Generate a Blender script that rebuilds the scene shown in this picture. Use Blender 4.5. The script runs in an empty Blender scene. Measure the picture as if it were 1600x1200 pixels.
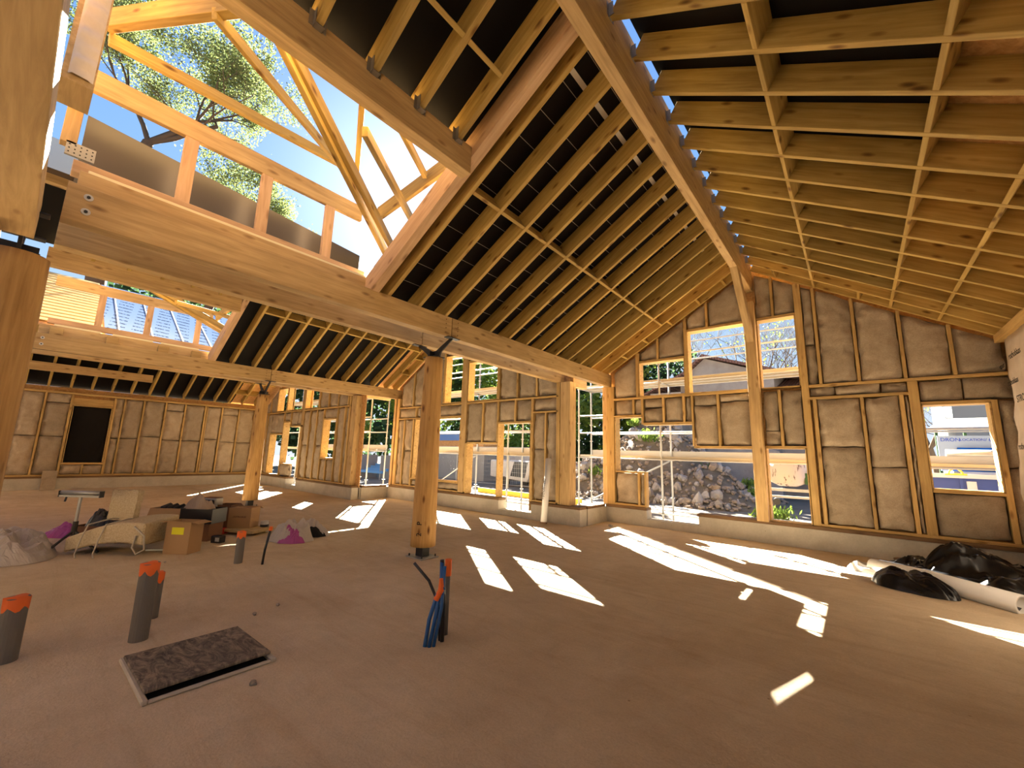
import bpy, math, random
from mathutils import Vector, Matrix, noise
random.seed(7)
S = bpy.context.scene
COL = S.collection
# ---------------------------------------------------------------- camera
cd = bpy.data.cameras.new('camera'); cam = bpy.data.objects.new('camera', cd); COL.objects.link(cam)
cd.sensor_width = 36.0; cd.lens = 642.5/1600*36; cd.clip_start = .05; cd.clip_end = 400
yaw, pitch, roll = -0.69391559, 0.16804424, 0.02842376
f = Vector((math.sin(yaw)*math.cos(pitch), math.cos(yaw)*math.cos(pitch), math.sin(pitch)))
r = Vector((math.cos(yaw), -math.sin(yaw), 0)); u = r.cross(f)
r2 = math.cos(roll)*r + math.sin(roll)*u; u2 = -math.sin(roll)*r + math.cos(roll)*u
m = Matrix((r2, u2, -f)).transposed().to_4x4(); m.translation = Vector((0, 0, 1.6))
cam.matrix_world = m
S.camera = cam
# ---------------------------------------------------------------- sky, sun, exposure
S.view_settings.view_transform = 'Standard'; S.view_settings.look = 'None'
S.view_settings.gamma = 1.0; S.view_settings.use_curve_mapping = False
S.view_settings.exposure = 1.3
SUN = Vector((-1.37, 1.06, 1.02)).normalized()      # towards the sun
w = bpy.data.worlds.new('sky'); S.world = w; w.use_nodes = True
wn = w.node_tree.nodes; wl = w.node_tree.links; wn.clear()
wo = wn.new('ShaderNodeOutputWorld'); bg = wn.new('ShaderNodeBackground'); tcw = wn.new('ShaderNodeTexCoord'); sxw = wn.new('ShaderNodeSeparateXYZ')
rw = wn.new('ShaderNodeValToRGB'); e = rw.color_ramp.elements
e[0].position = 0.0; e[0].color = (.78, .86, .97, 1); e[1].position = 1.0; e[1].color = (.10, .30, .80, 1)
for p_, c_ in ((.18, (.55, .74, .97)), (.42, (.26, .52, .93)), (.7, (.15, .38, .86))):
    x_ = e.new(p_); x_.color = (*c_, 1)
dt = wn.new('ShaderNodeVectorMath'); dt.operation = 'DOT_PRODUCT'; dt.inputs[1].default_value = SUN
mx = wn.new('ShaderNodeMath'); mx.operation = 'MAXIMUM'; mx.inputs[1].default_value = 0
pw = wn.new('ShaderNodeMath'); pw.operation = 'POWER'; pw.inputs[1].default_value = 38
pw2 = wn.new('ShaderNodeMath'); pw2.operation = 'POWER'; pw2.inputs[1].default_value = 6
am = wn.new('ShaderNodeMath'); am.operation = 'MULTIPLY_ADD'; am.inputs[1].default_value = .16
cbw = wn.new('ShaderNodeVectorMath'); cbw.operation = 'ADD'
wl.new(tcw.outputs['Generated'], sxw.inputs[0]); wl.new(sxw.outputs[2], rw.inputs[0]); wl.new(tcw.outputs['Generated'], dt.inputs[0])
wl.new(dt.outputs['Value'], mx.inputs[0]); wl.new(mx.outputs[0], pw.inputs[0]); wl.new(mx.outputs[0], pw2.inputs[0])
wl.new(pw2.outputs[0], am.inputs[0]); wl.new(pw.outputs[0], am.inputs[2])
wl.new(rw.outputs[0], cbw.inputs[0]); wl.new(am.outputs[0], cbw.inputs[1])
wl.new(cbw.outputs[0], bg.inputs[0]); bg.inputs[1].default_value = .43; wl.new(bg.outputs[0], wo.inputs[0])
sd = bpy.data.lights.new('sun', 'SUN'); sd.energy = 40.0; sd.angle = math.radians(.3); sd.color = (1, .94, .82)
so = bpy.data.objects.new('sun', sd); COL.objects.link(so); so.rotation_euler = SUN.to_track_quat('Z', 'Y').to_euler(); so.location = (0, 0, 20)

# ---------------------------------------------------------------- materials
def mat(name, base, rough=.7, spec=.3, metal=0., alpha=None):
    m = bpy.data.materials.new(name); m.use_nodes = True
    b = m.node_tree.nodes['Principled BSDF']
    b.inputs['Base Color'].default_value = (*base, 1); b.inputs['Roughness'].default_value = rough
    b.inputs['Specular IOR Level'].default_value = spec; b.inputs['Metallic'].default_value = metal
    return m
def nd(m, t, **k):
    n = m.node_tree.nodes.new(t)
    for a, v in k.items(): setattr(n, a, v)
    return n
def lk(m, a, b): m.node_tree.links.new(a, b)
def mapping(m, scale, src='Object'):
    tc = nd(m, 'ShaderNodeTexCoord'); mp = nd(m, 'ShaderNodeMapping'); mp.inputs['Scale'].default_value = scale
    lk(m, tc.outputs[src], mp.inputs[0]); return mp
def ramp(m, src, stops):
    rp = nd(m, 'ShaderNodeValToRGB'); e = rp.color_ramp.elements
    while len(e) > 1: e.remove(e[0])
    e[0].position = stops[0][0]; e[0].color = (*stops[0][1], 1)
    for p, c in stops[1:]:
        x = e.new(p); x.color = (*c, 1)
    lk(m, src, rp.inputs[0]); return rp
def nz(m, mp, scale, detail=4, rough=.6, dist=0.):
    n = nd(m, 'ShaderNodeTexNoise'); n.inputs['Scale'].default_value = scale; n.inputs['Detail'].default_value = detail
    n.inputs['Roughness'].default_value = rough; n.inputs['Distortion'].default_value = dist
    lk(m, mp.outputs[0], n.inputs['Vector']); return n
def mix(m, fac, a, b, mode='MIX'):
    x = nd(m, 'ShaderNodeMix', data_type='RGBA', blend_type=mode)
    for s, v in ((x.inputs[0], fac), (x.inputs[6], a), (x.inputs[7], b)):
        if isinstance(v, (int, float)): s.default_value = v
        elif isinstance(v, tuple): s.default_value = (*v, 1)
        else: lk(m, v, s)
    return x.outputs[2]
def setc(m, c): lk(m, c, m.node_tree.nodes['Principled BSDF'].inputs['Base Color'])
def bump(m, h, st=.3, d=.01):
    b = nd(m, 'ShaderNodeBump'); b.inputs['Strength'].default_value = st; b.inputs['Distance'].default_value = d
    lk(m, h, b.inputs['Height']); lk(m, b.outputs[0], m.node_tree.nodes['Principled BSDF'].inputs['Normal'])

def wood(name, c0, c1, c2, knots=.8):
    m = mat(name, c1, .62, .25)
    tc = nd(m, 'ShaderNodeTexCoord'); oi = nd(m, 'ShaderNodeObjectInfo')
    ad = nd(m, 'ShaderNodeVectorMath', operation='MULTIPLY_ADD'); cb = nd(m, 'ShaderNodeCombineXYZ')
    for i in range(3): lk(m, oi.outputs['Random'], cb.inputs[i])
    ad.inputs[1].default_value = (17, 9, 5); lk(m, cb.outputs[0], ad.inputs[0]); lk(m, tc.outputs['Object'], ad.inputs[2])
    mp = nd(m, 'ShaderNodeMapping'); mp.inputs['Scale'].default_value = (.9, 14, 14); lk(m, ad.outputs[0], mp.inputs[0])
    n = nz(m, mp, 1.6, 5, .62, .6)
    rp = ramp(m, n.outputs[0], [(.28, c0), (.5, c1), (.72, c2)])
    mp2 = nd(m, 'ShaderNodeMapping'); mp2.inputs['Scale'].default_value = (3.2, 9, 9); lk(m, ad.outputs[0], mp2.inputs[0])
    v = nd(m, 'ShaderNodeTexVoronoi'); v.inputs['Scale'].default_value = .85; lk(m, mp2.outputs[0], v.inputs['Vector'])
    kr = ramp(m, v.outputs['Distance'], [(.05, (.12, .05, .015)), (.12, (.45, .32, .22)), (.22, (1, 1, 1))])
    c = mix(m, knots, rp.outputs[0], kr.outputs[0], 'MULTIPLY')
    mp3 = nd(m, 'ShaderNodeMapping'); mp3.inputs['Scale'].default_value = (1.1, 3, 3); lk(m, ad.outputs[0], mp3.inputs[0])
    n3 = nz(m, mp3, 1.3, 2)
    c = mix(m, .55, c, ramp(m, n3.outputs[0], [(.3, (.72, .66, .6)), (.65, (1.1, 1.08, 1.05))]).outputs[0], 'MULTIPLY')
    hv = nd(m, 'ShaderNodeHueSaturation'); mr = nd(m, 'ShaderNodeMapRange'); mr.inputs[3].default_value = .84; mr.inputs[4].default_value = 1.14
    lk(m, oi.outputs['Random'], mr.inputs[0]); lk(m, mr.outputs[0], hv.inputs['Value']); lk(m, c, hv.inputs['Color'])
    setc(m, hv.outputs[0]); bump(m, n.outputs[0], .15, .004)
    return m
W_RAFT = wood('spruce_rafter', (.30, .19, .05), (.415, .275, .078), (.51, .355, .12))
W_GLUE = wood('glulam', (.38, .25, .11), (.50, .34, .155), (.60, .42, .205), .6)
W_STUD = wood('stud_wood', (.41, .26, .10), (.52, .345, .13), (.62, .425, .175), .6)
W_DARK = wood('dark_sill', (.13, .075, .035), (.18, .105, .05), (.23, .14, .07), .4)
W_POST = wood('round_log', (.34, .185, .06), (.47, .275, .095), (.58, .36, .135), .9)
W_PINK = wood('pinkish_planed_timber', (.47, .295, .16), (.57, .375, .215), (.65, .44, .27), .5)
W_PALE = wood('pale_board', (.36, .27, .13), (.44, .34, .18), (.50, .40, .23), .3)

def osb():
    m = mat('strand_board', (.5, .28, .1), .75, .2); mp = mapping(m, (1, 1, 1))
    v = nd(m, 'ShaderNodeTexVoronoi'); v.inputs['Scale'].default_value = 26; lk(m, mp.outputs[0], v.inputs['Vector'])
    n = nz(m, mp, 9, 5, .7, 1.2)
    a = ramp(m, v.outputs['Color'], [(0, (.40, .19, .06)), (.5, (.58, .32, .11)), (1, (.70, .43, .19))]).outputs[0]
    setc(m, mix(m, .5, a, ramp(m, n.outputs[0], [(.35, (.4, .2, .07)), (.65, (.68, .4, .17))]).outputs[0])); bump(m, n.outputs[0], .2, .003)
    return m
M_OSB = osb()
def insul():
    m = mat('fibre_insulation', (.40, .27, .16), .95, .05); mp = mapping(m, (1, 1, 1))
    n = nz(m, mp, 3.5, 6, .7, .4); n2 = nz(m, mp, 60, 3, .7)
    a = ramp(m, n.outputs[0], [(.3, (.31, .25, .18)), (.5, (.41, .335, .245)), (.7, (.48, .40, .30))]).outputs[0]
    b = mix(m, .45, a, ramp(m, n2.outputs[0], [(.3, (.55, .5, .45)), (.7, (1.15, 1.12, 1.1))]).outputs[0], 'MULTIPLY')
    oi = nd(m, 'ShaderNodeObjectInfo'); hv = nd(m, 'ShaderNodeHueSaturation'); mr = nd(m, 'ShaderNodeMapRange')
    mr.inputs[3].default_value = .86; mr.inputs[4].default_value = 1.12
    lk(m, oi.outputs['Random'], mr.inputs[0]); lk(m, mr.outputs[0], hv.inputs['Value']); lk(m, b, hv.inputs['Color'])
    setc(m, hv.outputs[0]); bump(m, n2.outputs[0], .5, .008); return m
M_INS = insul()
M_INSB = mat('ragged_insulation', (.26, .15, .08), .95, .05)
_mp = mapping(M_INSB, (1, 1, 1)); _n = nz(M_INSB, _mp, 14, 6, .75); setc(M_INSB, ramp(M_INSB, _n.outputs[0], [(.3, (.16, .085, .04)), (.7, (.40, .25, .14))]).outputs[0]); bump(M_INSB, _n.outputs[0], 1, .04)
def concrete(name, lo, hi, sc=2.2):
    m = mat(name, hi, .88, .15); mp = mapping(m, (1, 1, 1)); n = nz(m, mp, sc, 7, .65, .3); n2 = nz(m, mp, 28, 4, .7)
    a = ramp(m, n.outputs[0], [(.3, lo), (.7, hi)]).outputs[0]
    v = nd(m, 'ShaderNodeTexVoronoi'); v.inputs['Scale'].default_value = 6.; lk(m, mp.outputs[0], v.inputs['Vector'])
    a = mix(m, .6, a, ramp(m, v.outputs['Distance'], [(.03, (.35, .3, .25)), (.075, (1, 1, 1))]).outputs[0], 'MULTIPLY')
    setc(m, mix(m, .3, a, ramp(m, n2.outputs[0], [(.3, (.75, .72, .7)), (.7, (1.1, 1.1, 1.1))]).outputs[0], 'MULTIPLY')); bump(m, n2.outputs[0], .2, .003)
    return m
M_CONC = concrete('plinth_concrete', (.42, .38, .31), (.55, .51, .43))
def floorm():
    m = mat('dusty_screed', (.4, .32, .24), .9, .12); mp = mapping(m, (1, 1, 1))
    a = nz(m, mp, .55, 6, .6, .5); b = nz(m, mp, 3.5, 8, .72, .8); c = nz(m, mp, 55, 4, .7)
    mp2 = mapping(m, (.35, 2.2, 1)); mp2.inputs['Rotation'].default_value = (0, 0, .55); d = nz(m, mp2, 1.7, 7, .75, 1.4)
    col = ramp(m, a.outputs[0], [(.3, (.50, .395, .265)), (.5, (.585, .475, .33)), (.7, (.66, .555, .40))]).outputs[0]
    col = mix(m, .5, col, ramp(m, b.outputs[0], [(.3, (.80, .78, .74)), (.7, (1.12, 1.12, 1.12))]).outputs[0], 'MULTIPLY')
    col = mix(m, .5, col, ramp(m, d.outputs[0], [(.32, (.82, .74, .66)), (.5, (1, 1, 1)), (.7, (1.08, 1.05, 1.02))]).outputs[0], 'MULTIPLY')
    v = nd(m, 'ShaderNodeTexVoronoi'); v.inputs['Scale'].default_value = 2.6; lk(m, mp.outputs[0], v.inputs['Vector'])
    col = mix(m, .75, col, ramp(m, v.outputs['Distance'], [(.012, (.35, .28, .22)), (.03, (1, 1, 1))]).outputs[0], 'MULTIPLY')
    col = mix(m, .35, col, ramp(m, c.outputs[0], [(.3, (.7, .68, .66)), (.7, (1.15, 1.15, 1.15))]).outputs[0], 'MULTIPLY')
    setc(m, col)
    ad = nd(m, 'ShaderNodeMath', operation='ADD'); lk(m, b.outputs[0], ad.inputs[0]); lk(m, c.outputs[0], ad.inputs[1]); bump(m, ad.outputs[0], .5, .009)
    return m
M_FLOOR = floorm()
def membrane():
    # black underlay with thin pale lines along the eaves, painting in daylight through slits
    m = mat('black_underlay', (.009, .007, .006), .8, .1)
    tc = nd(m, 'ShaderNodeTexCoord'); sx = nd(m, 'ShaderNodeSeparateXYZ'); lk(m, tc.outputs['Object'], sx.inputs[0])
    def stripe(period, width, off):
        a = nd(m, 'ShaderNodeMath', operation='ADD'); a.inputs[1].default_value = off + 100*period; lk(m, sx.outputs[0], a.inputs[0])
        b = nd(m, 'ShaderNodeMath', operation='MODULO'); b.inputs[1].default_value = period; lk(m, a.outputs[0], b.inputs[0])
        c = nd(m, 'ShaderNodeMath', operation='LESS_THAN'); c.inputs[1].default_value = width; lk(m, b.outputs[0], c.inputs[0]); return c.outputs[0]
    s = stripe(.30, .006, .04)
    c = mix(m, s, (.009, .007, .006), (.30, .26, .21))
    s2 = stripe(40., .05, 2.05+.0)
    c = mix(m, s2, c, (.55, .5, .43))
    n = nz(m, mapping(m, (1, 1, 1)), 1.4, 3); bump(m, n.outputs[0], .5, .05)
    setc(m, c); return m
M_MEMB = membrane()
M_BLACK = mat('black_membrane', (.008, .007, .0065), .7, .12)
M_STEEL = mat('black_steel', (.018, .017, .017), .5, .4)
M_GALV = mat('galvanised_steel', (.34, .34, .33), .42, .5, .6)
M_GAL2 = mat('galvanised_sheet', (.33, .32, .29), .5, .5, .3)
M_HANG = mat('perforated_steel_hanger', (.30, .27, .24), .45, .5, .6)
M_BROWN = mat('brown_roof_sheet', (.038, .028, .02), .35, .45)
M_WHITE = mat('white_paint', (.50, .50, .49), .5, .4)
M_PAPER = mat('white_paper_wrap', (.72, .70, .67), .6, .3)
M_CARD = mat('cardboard', (.40, .25, .13), .85, .1)
M_CARDD = mat('dark_cardboard', (.19, .10, .06), .85, .1)
M_BLKP = mat('black_plastic', (.014, .014, .016), .35, .5)
M_FILM = mat('black_film', (.006, .006, .007), .25, .35)
M_ORANGE = mat('orange_tape', (.82, .16, .03), .6, .3)
M_PVC = mat('grey_pvc', (.155, .145, .13), .6, .3)
M_BLUE = mat('blue_conduit', (.02, .10, .30), .45, .4)
M_BLUEC = mat('blue_container_paint', (.035, .06, .22), .5, .4)
M_YEL = mat('yellow_label', (.80, .75, .02), .6, .3)
M_INK = mat('black_ink', (.02, .02, .02), .7, .1)
M_BLUEINK = mat('blue_ink', (.02, .06, .42), .6, .2)
M_RED = mat('red_plastic', (.55, .03, .02), .5, .3)
M_YELW = mat('yellow_formwork', (.85, .52, .06), .6, .3)
M_GLASSD = mat('dark_glass', (.05, .055, .06), .1, .6)
M_GREEN = mat('conifer_green', (.035, .075, .025), .8, .2)

# ---------------------------------------------------------------- helpers
def tag(o, label=None, cat=None, group=None, kind=None):
    if label: o['label'] = label
    if cat: o['category'] = cat
    if group: o['group'] = group
    if kind: o['kind'] = kind
    return o
def add(name, me, parent=None):
    o = bpy.data.objects.new(name, me); COL.objects.link(o)
    if parent: o.parent = parent
    return o
def empty(name, loc=(0, 0, 0), rz=0., label=None, cat=None, group=None):
    o = bpy.data.objects.new(name, None); COL.objects.link(o); o.location = loc; o.rotation_euler = (0, 0, rz); o.empty_display_size = .1
    return tag(o, label, cat, group)
def copy_tree(o, parent=None):
    c = o.copy(); COL.objects.link(c)
    if parent: c.parent = parent
    for ch in list(o.children): copy_tree(ch, c)
    return c
class MB:
    def __init__(s): s.v = []; s.f = []; s.sm = False
    def poly(s, vs, fs):
        k = len(s.v); s.v += [tuple(v) for v in vs]; s.f += [tuple(i+k for i in q) for q in fs]; return s
    def box(s, x0, x1, y0, y1, z0, z1, M=None):
        vs = [Vector((x, y, z)) for x in (x0, x1) for y in (y0, y1) for z in (z0, z1)]
        if M: vs = [M @ v for v in vs]
        return s.poly(vs, [(0, 1, 3, 2), (4, 6, 7, 5), (0, 4, 5, 1), (2, 3, 7, 6), (0, 2, 6, 4), (1, 5, 7, 3)])
    def tube(s, pts, rad, n=8, cap=True):
        pts = [Vector(p) for p in pts]; rs = rad if isinstance(rad, (list, tuple)) else [rad]*len(pts)
        t0 = (pts[1]-pts[0]).normalized(); a = t0.orthogonal().normalized(); k = len(s.v)
        for i, p in enumerate(pts):
            t = ((pts[min(i+1, len(pts)-1)]-pts[max(i-1, 0)])).normalized(); a = (a - t*a.dot(t)).normalized(); b = t.cross(a)
            for j in range(n):
                g = 2*math.pi*j/n; s.v.append(tuple(p + (a*math.cos(g)+b*math.sin(g))*rs[i]))
        for i in range(len(pts)-1):
            for j in range(n):
                s.f.append((k+i*n+j, k+i*n+(j+1) % n, k+(i+1)*n+(j+1) % n, k+(i+1)*n+j))
        if cap:
            s.f.append(tuple(k+j for j in range(n))[::-1]); s.f.append(tuple(k+(len(pts)-1)*n+j for j in range(n)))
        return s
    def prism(s, pts, d):      # polygon + extrusion vector
        n = len(pts); pts = [Vector(p) for p in pts]; d = Vector(d)
        return s.poly(pts+[p+d for p in pts], [tuple(range(n))[::-1], tuple(range(n, 2*n))]+[(i, (i+1) % n, (i+1) % n+n, i+n) for i in range(n)])
    def mesh(s, name, mt, smooth=False, bevel=0.):
        me = bpy.data.meshes.new(name); me.from_pydata(s.v, [], s.f)
        import bmesh
        b = bmesh.new(); b.from_mesh(me); bmesh.ops.recalc_face_normals(b, faces=b.faces)
        if bevel: bmesh.ops.bevel(b, geom=b.edges[:], offset=bevel, segments=1, affect='EDGES', clamp_overlap=True)
        b.to_mesh(me); b.free(); me.materials.append(mt)
        if smooth: me.polygons.foreach_set('use_smooth', [True]*len(me.polygons))
        return me
    def build(s, name, mt, parent=None, smooth=False, bevel=0.): return add(name, s.mesh(name, mt, smooth, bevel), parent)
def board(name, p0, p1, wd, ht, mt, up=(0, 0, 1), parent=None, bevel=.004, **tg):
    """straight timber from p0 to p1 (centre line), wd across, ht along up; grain along its own X axis"""
    p0, p1, up = Vector(p0), Vector(p1), Vector(up)
    x = (p1-p0).normalized(); y = up.cross(x).normalized(); z = x.cross(y); L = (p1-p0).length
    o = MB().box(0, L, -wd/2, wd/2, -ht/2, ht/2).build(name, mt, parent, bevel=bevel)
    M = Matrix((x, y, z)).transposed().to_4x4(); M.translation = p0
    if parent: M = parent.matrix_basis.inverted() @ M
    o.matrix_basis = M
    return tag(o, **tg) if tg else o
ORD = ['first', 'second', 'third', 'fourth', 'fifth', 'sixth', 'seventh', 'eighth', 'ninth', 'tenth', 'eleventh', 'twelfth', 'thirteenth', 'fourteenth', 'fifteenth', 'sixteenth', 'seventeenth', 'eighteenth', 'nineteenth', 'twentieth', 'twenty-first', 'twenty-second', 'twenty-third', 'twenty-fourth', 'twenty-fifth', 'twenty-sixth']
def struct(o): o['kind'] = 'structure'; return o
def text(name, s, size, M, mt, parent, depth=.002, align='CENTER'):
    cu = bpy.data.curves.new(name, 'FONT'); cu.body = s; cu.size = size; cu.extrude = depth; cu.align_x = align; cu.align_y = 'CENTER'
    o = bpy.data.objects.new(name, cu); COL.objects.link(o)
    dg = bpy.context.evaluated_depsgraph_get(); me = bpy.data.meshes.new_from_object(o.evaluated_get(dg)); bpy.data.objects.remove(o)
    me.materials.clear(); me.materials.append(mt)
    t = add(name, me, parent); t.matrix_basis = M; return t
def frame(x, y, o):
    x = Vector(x).normalized(); y = Vector(y).normalized(); z = x.cross(y); M = Matrix((x, y, z)).transposed().to_4x4(); M.translation = Vector(o); return M

# ---------------------------------------------------------------- floor and ground
struct(MB().box(-20.95, 2.2, -3.6, 7.3, -.2, 0).box(-12.6, 2.2, 7.3, 8.6, -.2, 0).box(-4.95, 2.2, 8.6, 9.85, -.2, 0).build('floor', M_FLOOR))
M_GRND = concrete('pale_earth', (.15, .125, .095), (.24, .205, .165), .8)
struct(MB().box(-90, 60, -60, 90, -.4, -.1).build('ground', M_GRND))
# ---------------------------------------------------------------- roof planes
# bay: (name, x_foot_left, z_foot_left, slope_left, x_ridge, slope_right, x_foot_right, y_end)
SL = .6
def zl_r(x): return 3.745+.6*(x+4.84)
def zr_r(x): return 5.70-.606*(x+1.45)
def roof_r(x): return min(zl_r(x), zr_r(x))
def roof_m(x): return min(3.745+.6*(x+12.42), 3.745-.6*(x+5.55))
def roof_l(x): return min(3.36+.6*(x+20.8), 3.66-.6*(x+12.95))
RD = .25; RWD = .06
def rafter(x0, x1, y, zf, lab, group, wd=RWD, mt=None, lift=0., ht=RD):
    z0, z1 = zf(x0), zf(x1); n = Vector((-(z1-z0), 0, x1-x0)).normalized()
    if n.z < 0: n = -n
    return board('rafter', Vector((x0, y, z0))+n*(ht/2+lift), Vector((x1, y, z1))+n*(ht/2+lift), wd, ht, mt or W_RAFT, n, label=lab, cat='rafter', group=group)
def hanger(parent, x, y, z, side, mt=M_HANG):
    # U-shaped steel shoe under a rafter end; side = +1 rafter runs to +x
    w = RWD/2+.004; b = MB()
    b.box(x, x+side*.06, y-w-.003, y+w+.003, z-.008, z-.002)
    for s in (-1, 1): b.box(x, x+side*.05, y+s*w-.002, y+s*w+.002, z-.008, z+.14)
    for s in (-1, 1): b.box(x, x+side*.004, y+s*w, y+s*(w+.035), z, z+.14)
    o = b.build('joist_hanger', mt, parent); o.matrix_basis = parent.matrix_basis.inverted() @ o.matrix_basis
    return o
YL = [3.09+.526*i for i in range(13)]
XF = -5.0; XRL = -1.575; XRR = -1.455
# left slope of the right bay
g = 'rafters on the left slope of the near bay'
for i, y in enumerate(YL):
    rafter(XF, XRL-.005, y, zl_r, '%s full-length rafter right of the roof opening, left slope of near bay' % ORD[i].capitalize() if i else 'golden rafter next to the doubled trimmer beside the roof opening, near bay', 'rafters on the left slope of the near bay')
rafter(-5.0, XRL-.005, 2.86, zl_r, 'wide pinkish trimmer rafter along the edge of the roof opening, near bay', 'trimmer rafters', wd=.13, mt=W_PINK, lift=-.02, ht=.27)
for i, y in enumerate((2.57, 2.07, 1.57, 1.07, .57, .07)):
    o = rafter(-2.985, XRL-.005, y, zl_r, '%s short rafter from the trimmer, hung on the near opening header' % ORD[i].capitalize(), 'short rafters above the opening header')
    hanger(o, -2.992, y, zl_r(-2.99), 1)
board('opening_header', (-3.07, -.05, 4.78), (-3.07, 2.795, 4.78), .14, .33, W_GLUE, label='glulam header beam along the upper edge of the roof opening, near bay', cat='beam')
# noggins of the left slope
def noggin(x, y0, y1, zf, lab, group, ht=.24, mt=None, wd=.045):
    s = (zf(x+.01)-zf(x-.01))/.02; n = Vector((-s, 0, 1)).normalized()
    p = Vector((x, 0, zf(x)))+n*(ht/2)
    return board('noggin', (p.x, y0, p.z), (p.x, y1, p.z), wd, ht, mt or W_RAFT, n, label=lab, cat='blocking', group=group)
for i in range(len(YL)-1):
    noggin(-3.28, YL[i]+.031, YL[i+1]-.031, zl_r, 'blocking between %s and %s full rafters, left slope of near bay' % (ORD[i], ORD[i+1]), 'blocking row on the left slope of the near bay')
ys = [.07, .57, 1.07, 1.57, 2.07, 2.57, 2.79]
for i in range(5):
    noggin(-2.36, ys[i]+.031, ys[i+1]-.031, zl_r, 'blocking between short rafters above the header, %s from the camera end' % ORD[i], 'blocking row above the opening header', ht=.07)
for i, x in enumerate((-4.3, -3.75, -3.15, -2.5, -1.95)):
    for k, (a, b) in enumerate(((YL[-1]+.031, 9.76),)):
        noggin(x, a, b+.0, zl_r, 'end strip blocking by the near gable wall, %s up the left slope' % ORD[i], 'end strip blocking, left slope of near bay')
rafter(XF, XRL-.005, 9.79, zl_r, 'last rafter lying against the gable wall, left slope of near bay', 'rafters on the left slope of the near bay')
# right slope
YR = [3.06-.526*5+.526*i for i in range(17)]+[9.35]
YR = [round(.43+.524*i, 3) for i in range(18)]
for i, y in enumerate(YR[::-1]):
    o = rafter(XRR+.005, 2.25, y, zr_r, '%s rafter counted from the gable wall, right slope of near bay' % ORD[i].capitalize(), 'rafters on the right slope of the near bay')
    hanger(o, XRR+.002, y, zr_r(XRR), 1)
for r, x in enumerate((-.37, .70, 1.28)):
    row = ('upper', 'middle', 'lower')[r]
    for i in range(len(YR)-1):
        noggin(x, YR[i]+.031, YR[i+1]-.031, zr_r, '%s row blocking, %s gap from the gable wall, near bay right slope' % (row.capitalize(), ORD[len(YR)-2-i]), '%s blocking row on the right slope' % row)
for i, x in enumerate((-1.0, -.37, .28, .70, 1.28)):
    noggin(x, YR[-1]+.031, 9.76, zr_r, 'blocking piece in the end strip by the gable wall, %s down the right slope' % ORD[i], 'end strip blocking, right slope of near bay')
rafter(XRR+.005, 2.25, 9.79, zr_r, 'last rafter lying against the gable wall, right slope of near bay', 'rafters on the right slope of the near bay')
# ridge beam
rb = board('ridge_beam', (-1.515, -.6, 5.61), (-1.515, 9.95, 5.61), .125, .69, W_GLUE, label='long glulam ridge beam of the near bay running to the gable wall', cat='beam')
board('ridge_brace', (-1.515, 8.42, 5.36), (-1.515, 9.80, 4.02), .125, .2, W_GLUE, up=(0, 1, 1), label='slanting brace from ridge beam down to gable post', cat='brace')
# roof decks
def slab(name, x0, x1, y0, y1, zf, mt, lo, th, kind=True, parent=None):
    s = 1 if zf(x1) > zf(x0) else -1
    n = Vector((-(zf(x1)-zf(x0)), 0, x1-x0)).normalized(); a = Vector((x0, y0, zf(x0)))+n*lo; b = Vector((x1, y0, zf(x1)))+n*lo
    o = MB().prism([a, b, b+n*th, a+n*th], (0, y1-y0, 0)).build(name, mt, parent)
    return struct(o) if kind else o
XO = -3.02
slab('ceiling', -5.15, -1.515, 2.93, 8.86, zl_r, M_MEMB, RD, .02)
slab('ceiling', XO, -1.515, -.6, 2.93, zl_r, M_BLACK, RD, .02)
slab('ceiling', -5.15, -1.515, 8.86, 10.5, zl_r, M_OSB, RD, .02)
slab('ceiling', -1.515, .7, -.6, 8.83, zr_r, M_BLACK, RD, .02)
slab('ceiling', .7, 2.45, -.6, 8.83, zr_r, M_OSB, RD, .02)
slab('ceiling', -1.515, 2.45, 8.83, 10.5, zr_r, M_OSB, RD, .02)

# ------------------------------------------------- double valley beams with round posts
def dbl_beam(xn, xf, y0, yj, y1, who):
    for k, x in enumerate((xn, xf)):
        for j, (a, b) in enumerate(((y0, yj-.006), (yj+.006, y1))):
            o = board('glulam_beam', (x, a, 3.57), (x, b, 3.57), .15, .325, W_GLUE, label='%s glulam beam of the %s pair, %s the round post' % (('near side', 'far side')[k], who, ('on the camera side of', 'running from')[j] + ('' if j == 0 else ' the gable wall to'))if 0 else
                      '%s beam of the %s, segment %s' % (('near', 'far')[k], who, ('between corner post and round post', 'between round post and gable wall')[j]), cat='beam', group='glulam beams of the %s' % who)
            if j == 0 and k == 0:
                for zz in (3.51, 3.64):
                    bb = MB().tube([(x+.075, y0+.13, zz), (x+.081, y0+.13, zz)], .030, 16).build('washer', M_WHITE, o); bb.matrix_basis = o.matrix_basis.inverted() @ bb.matrix_basis
                    bb = MB().tube([(x+.08, y0+.13, zz), (x+.09, y0+.13, zz)], .013, 6).build('bolt_head', M_STEEL, o); bb.matrix_basis = o.matrix_basis.inverted() @ bb.matrix_basis
            ye = (b-.12) if j == 0 else (a+.12)
            dw = MB()
            for zz in (3.47, 3.54, 3.61, 3.68):
                if k == 0: dw.tube([(x+.075, ye, zz), (x+.0775, ye, zz)], .011, 8)
            if dw.v and not (j == 0 and 0):
                d = dw.build('dowel_heads', W_DARK, o); d.matrix_basis = o.matrix_basis.inverted() @ d.matrix_basis; 
dbl_beam(-4.915, -5.66, .0, 4.27, 9.95, 'first double beam')
dbl_beam(-12.495, -13.15, .0, 4.40, 8.75, 'second double beam')
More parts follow.
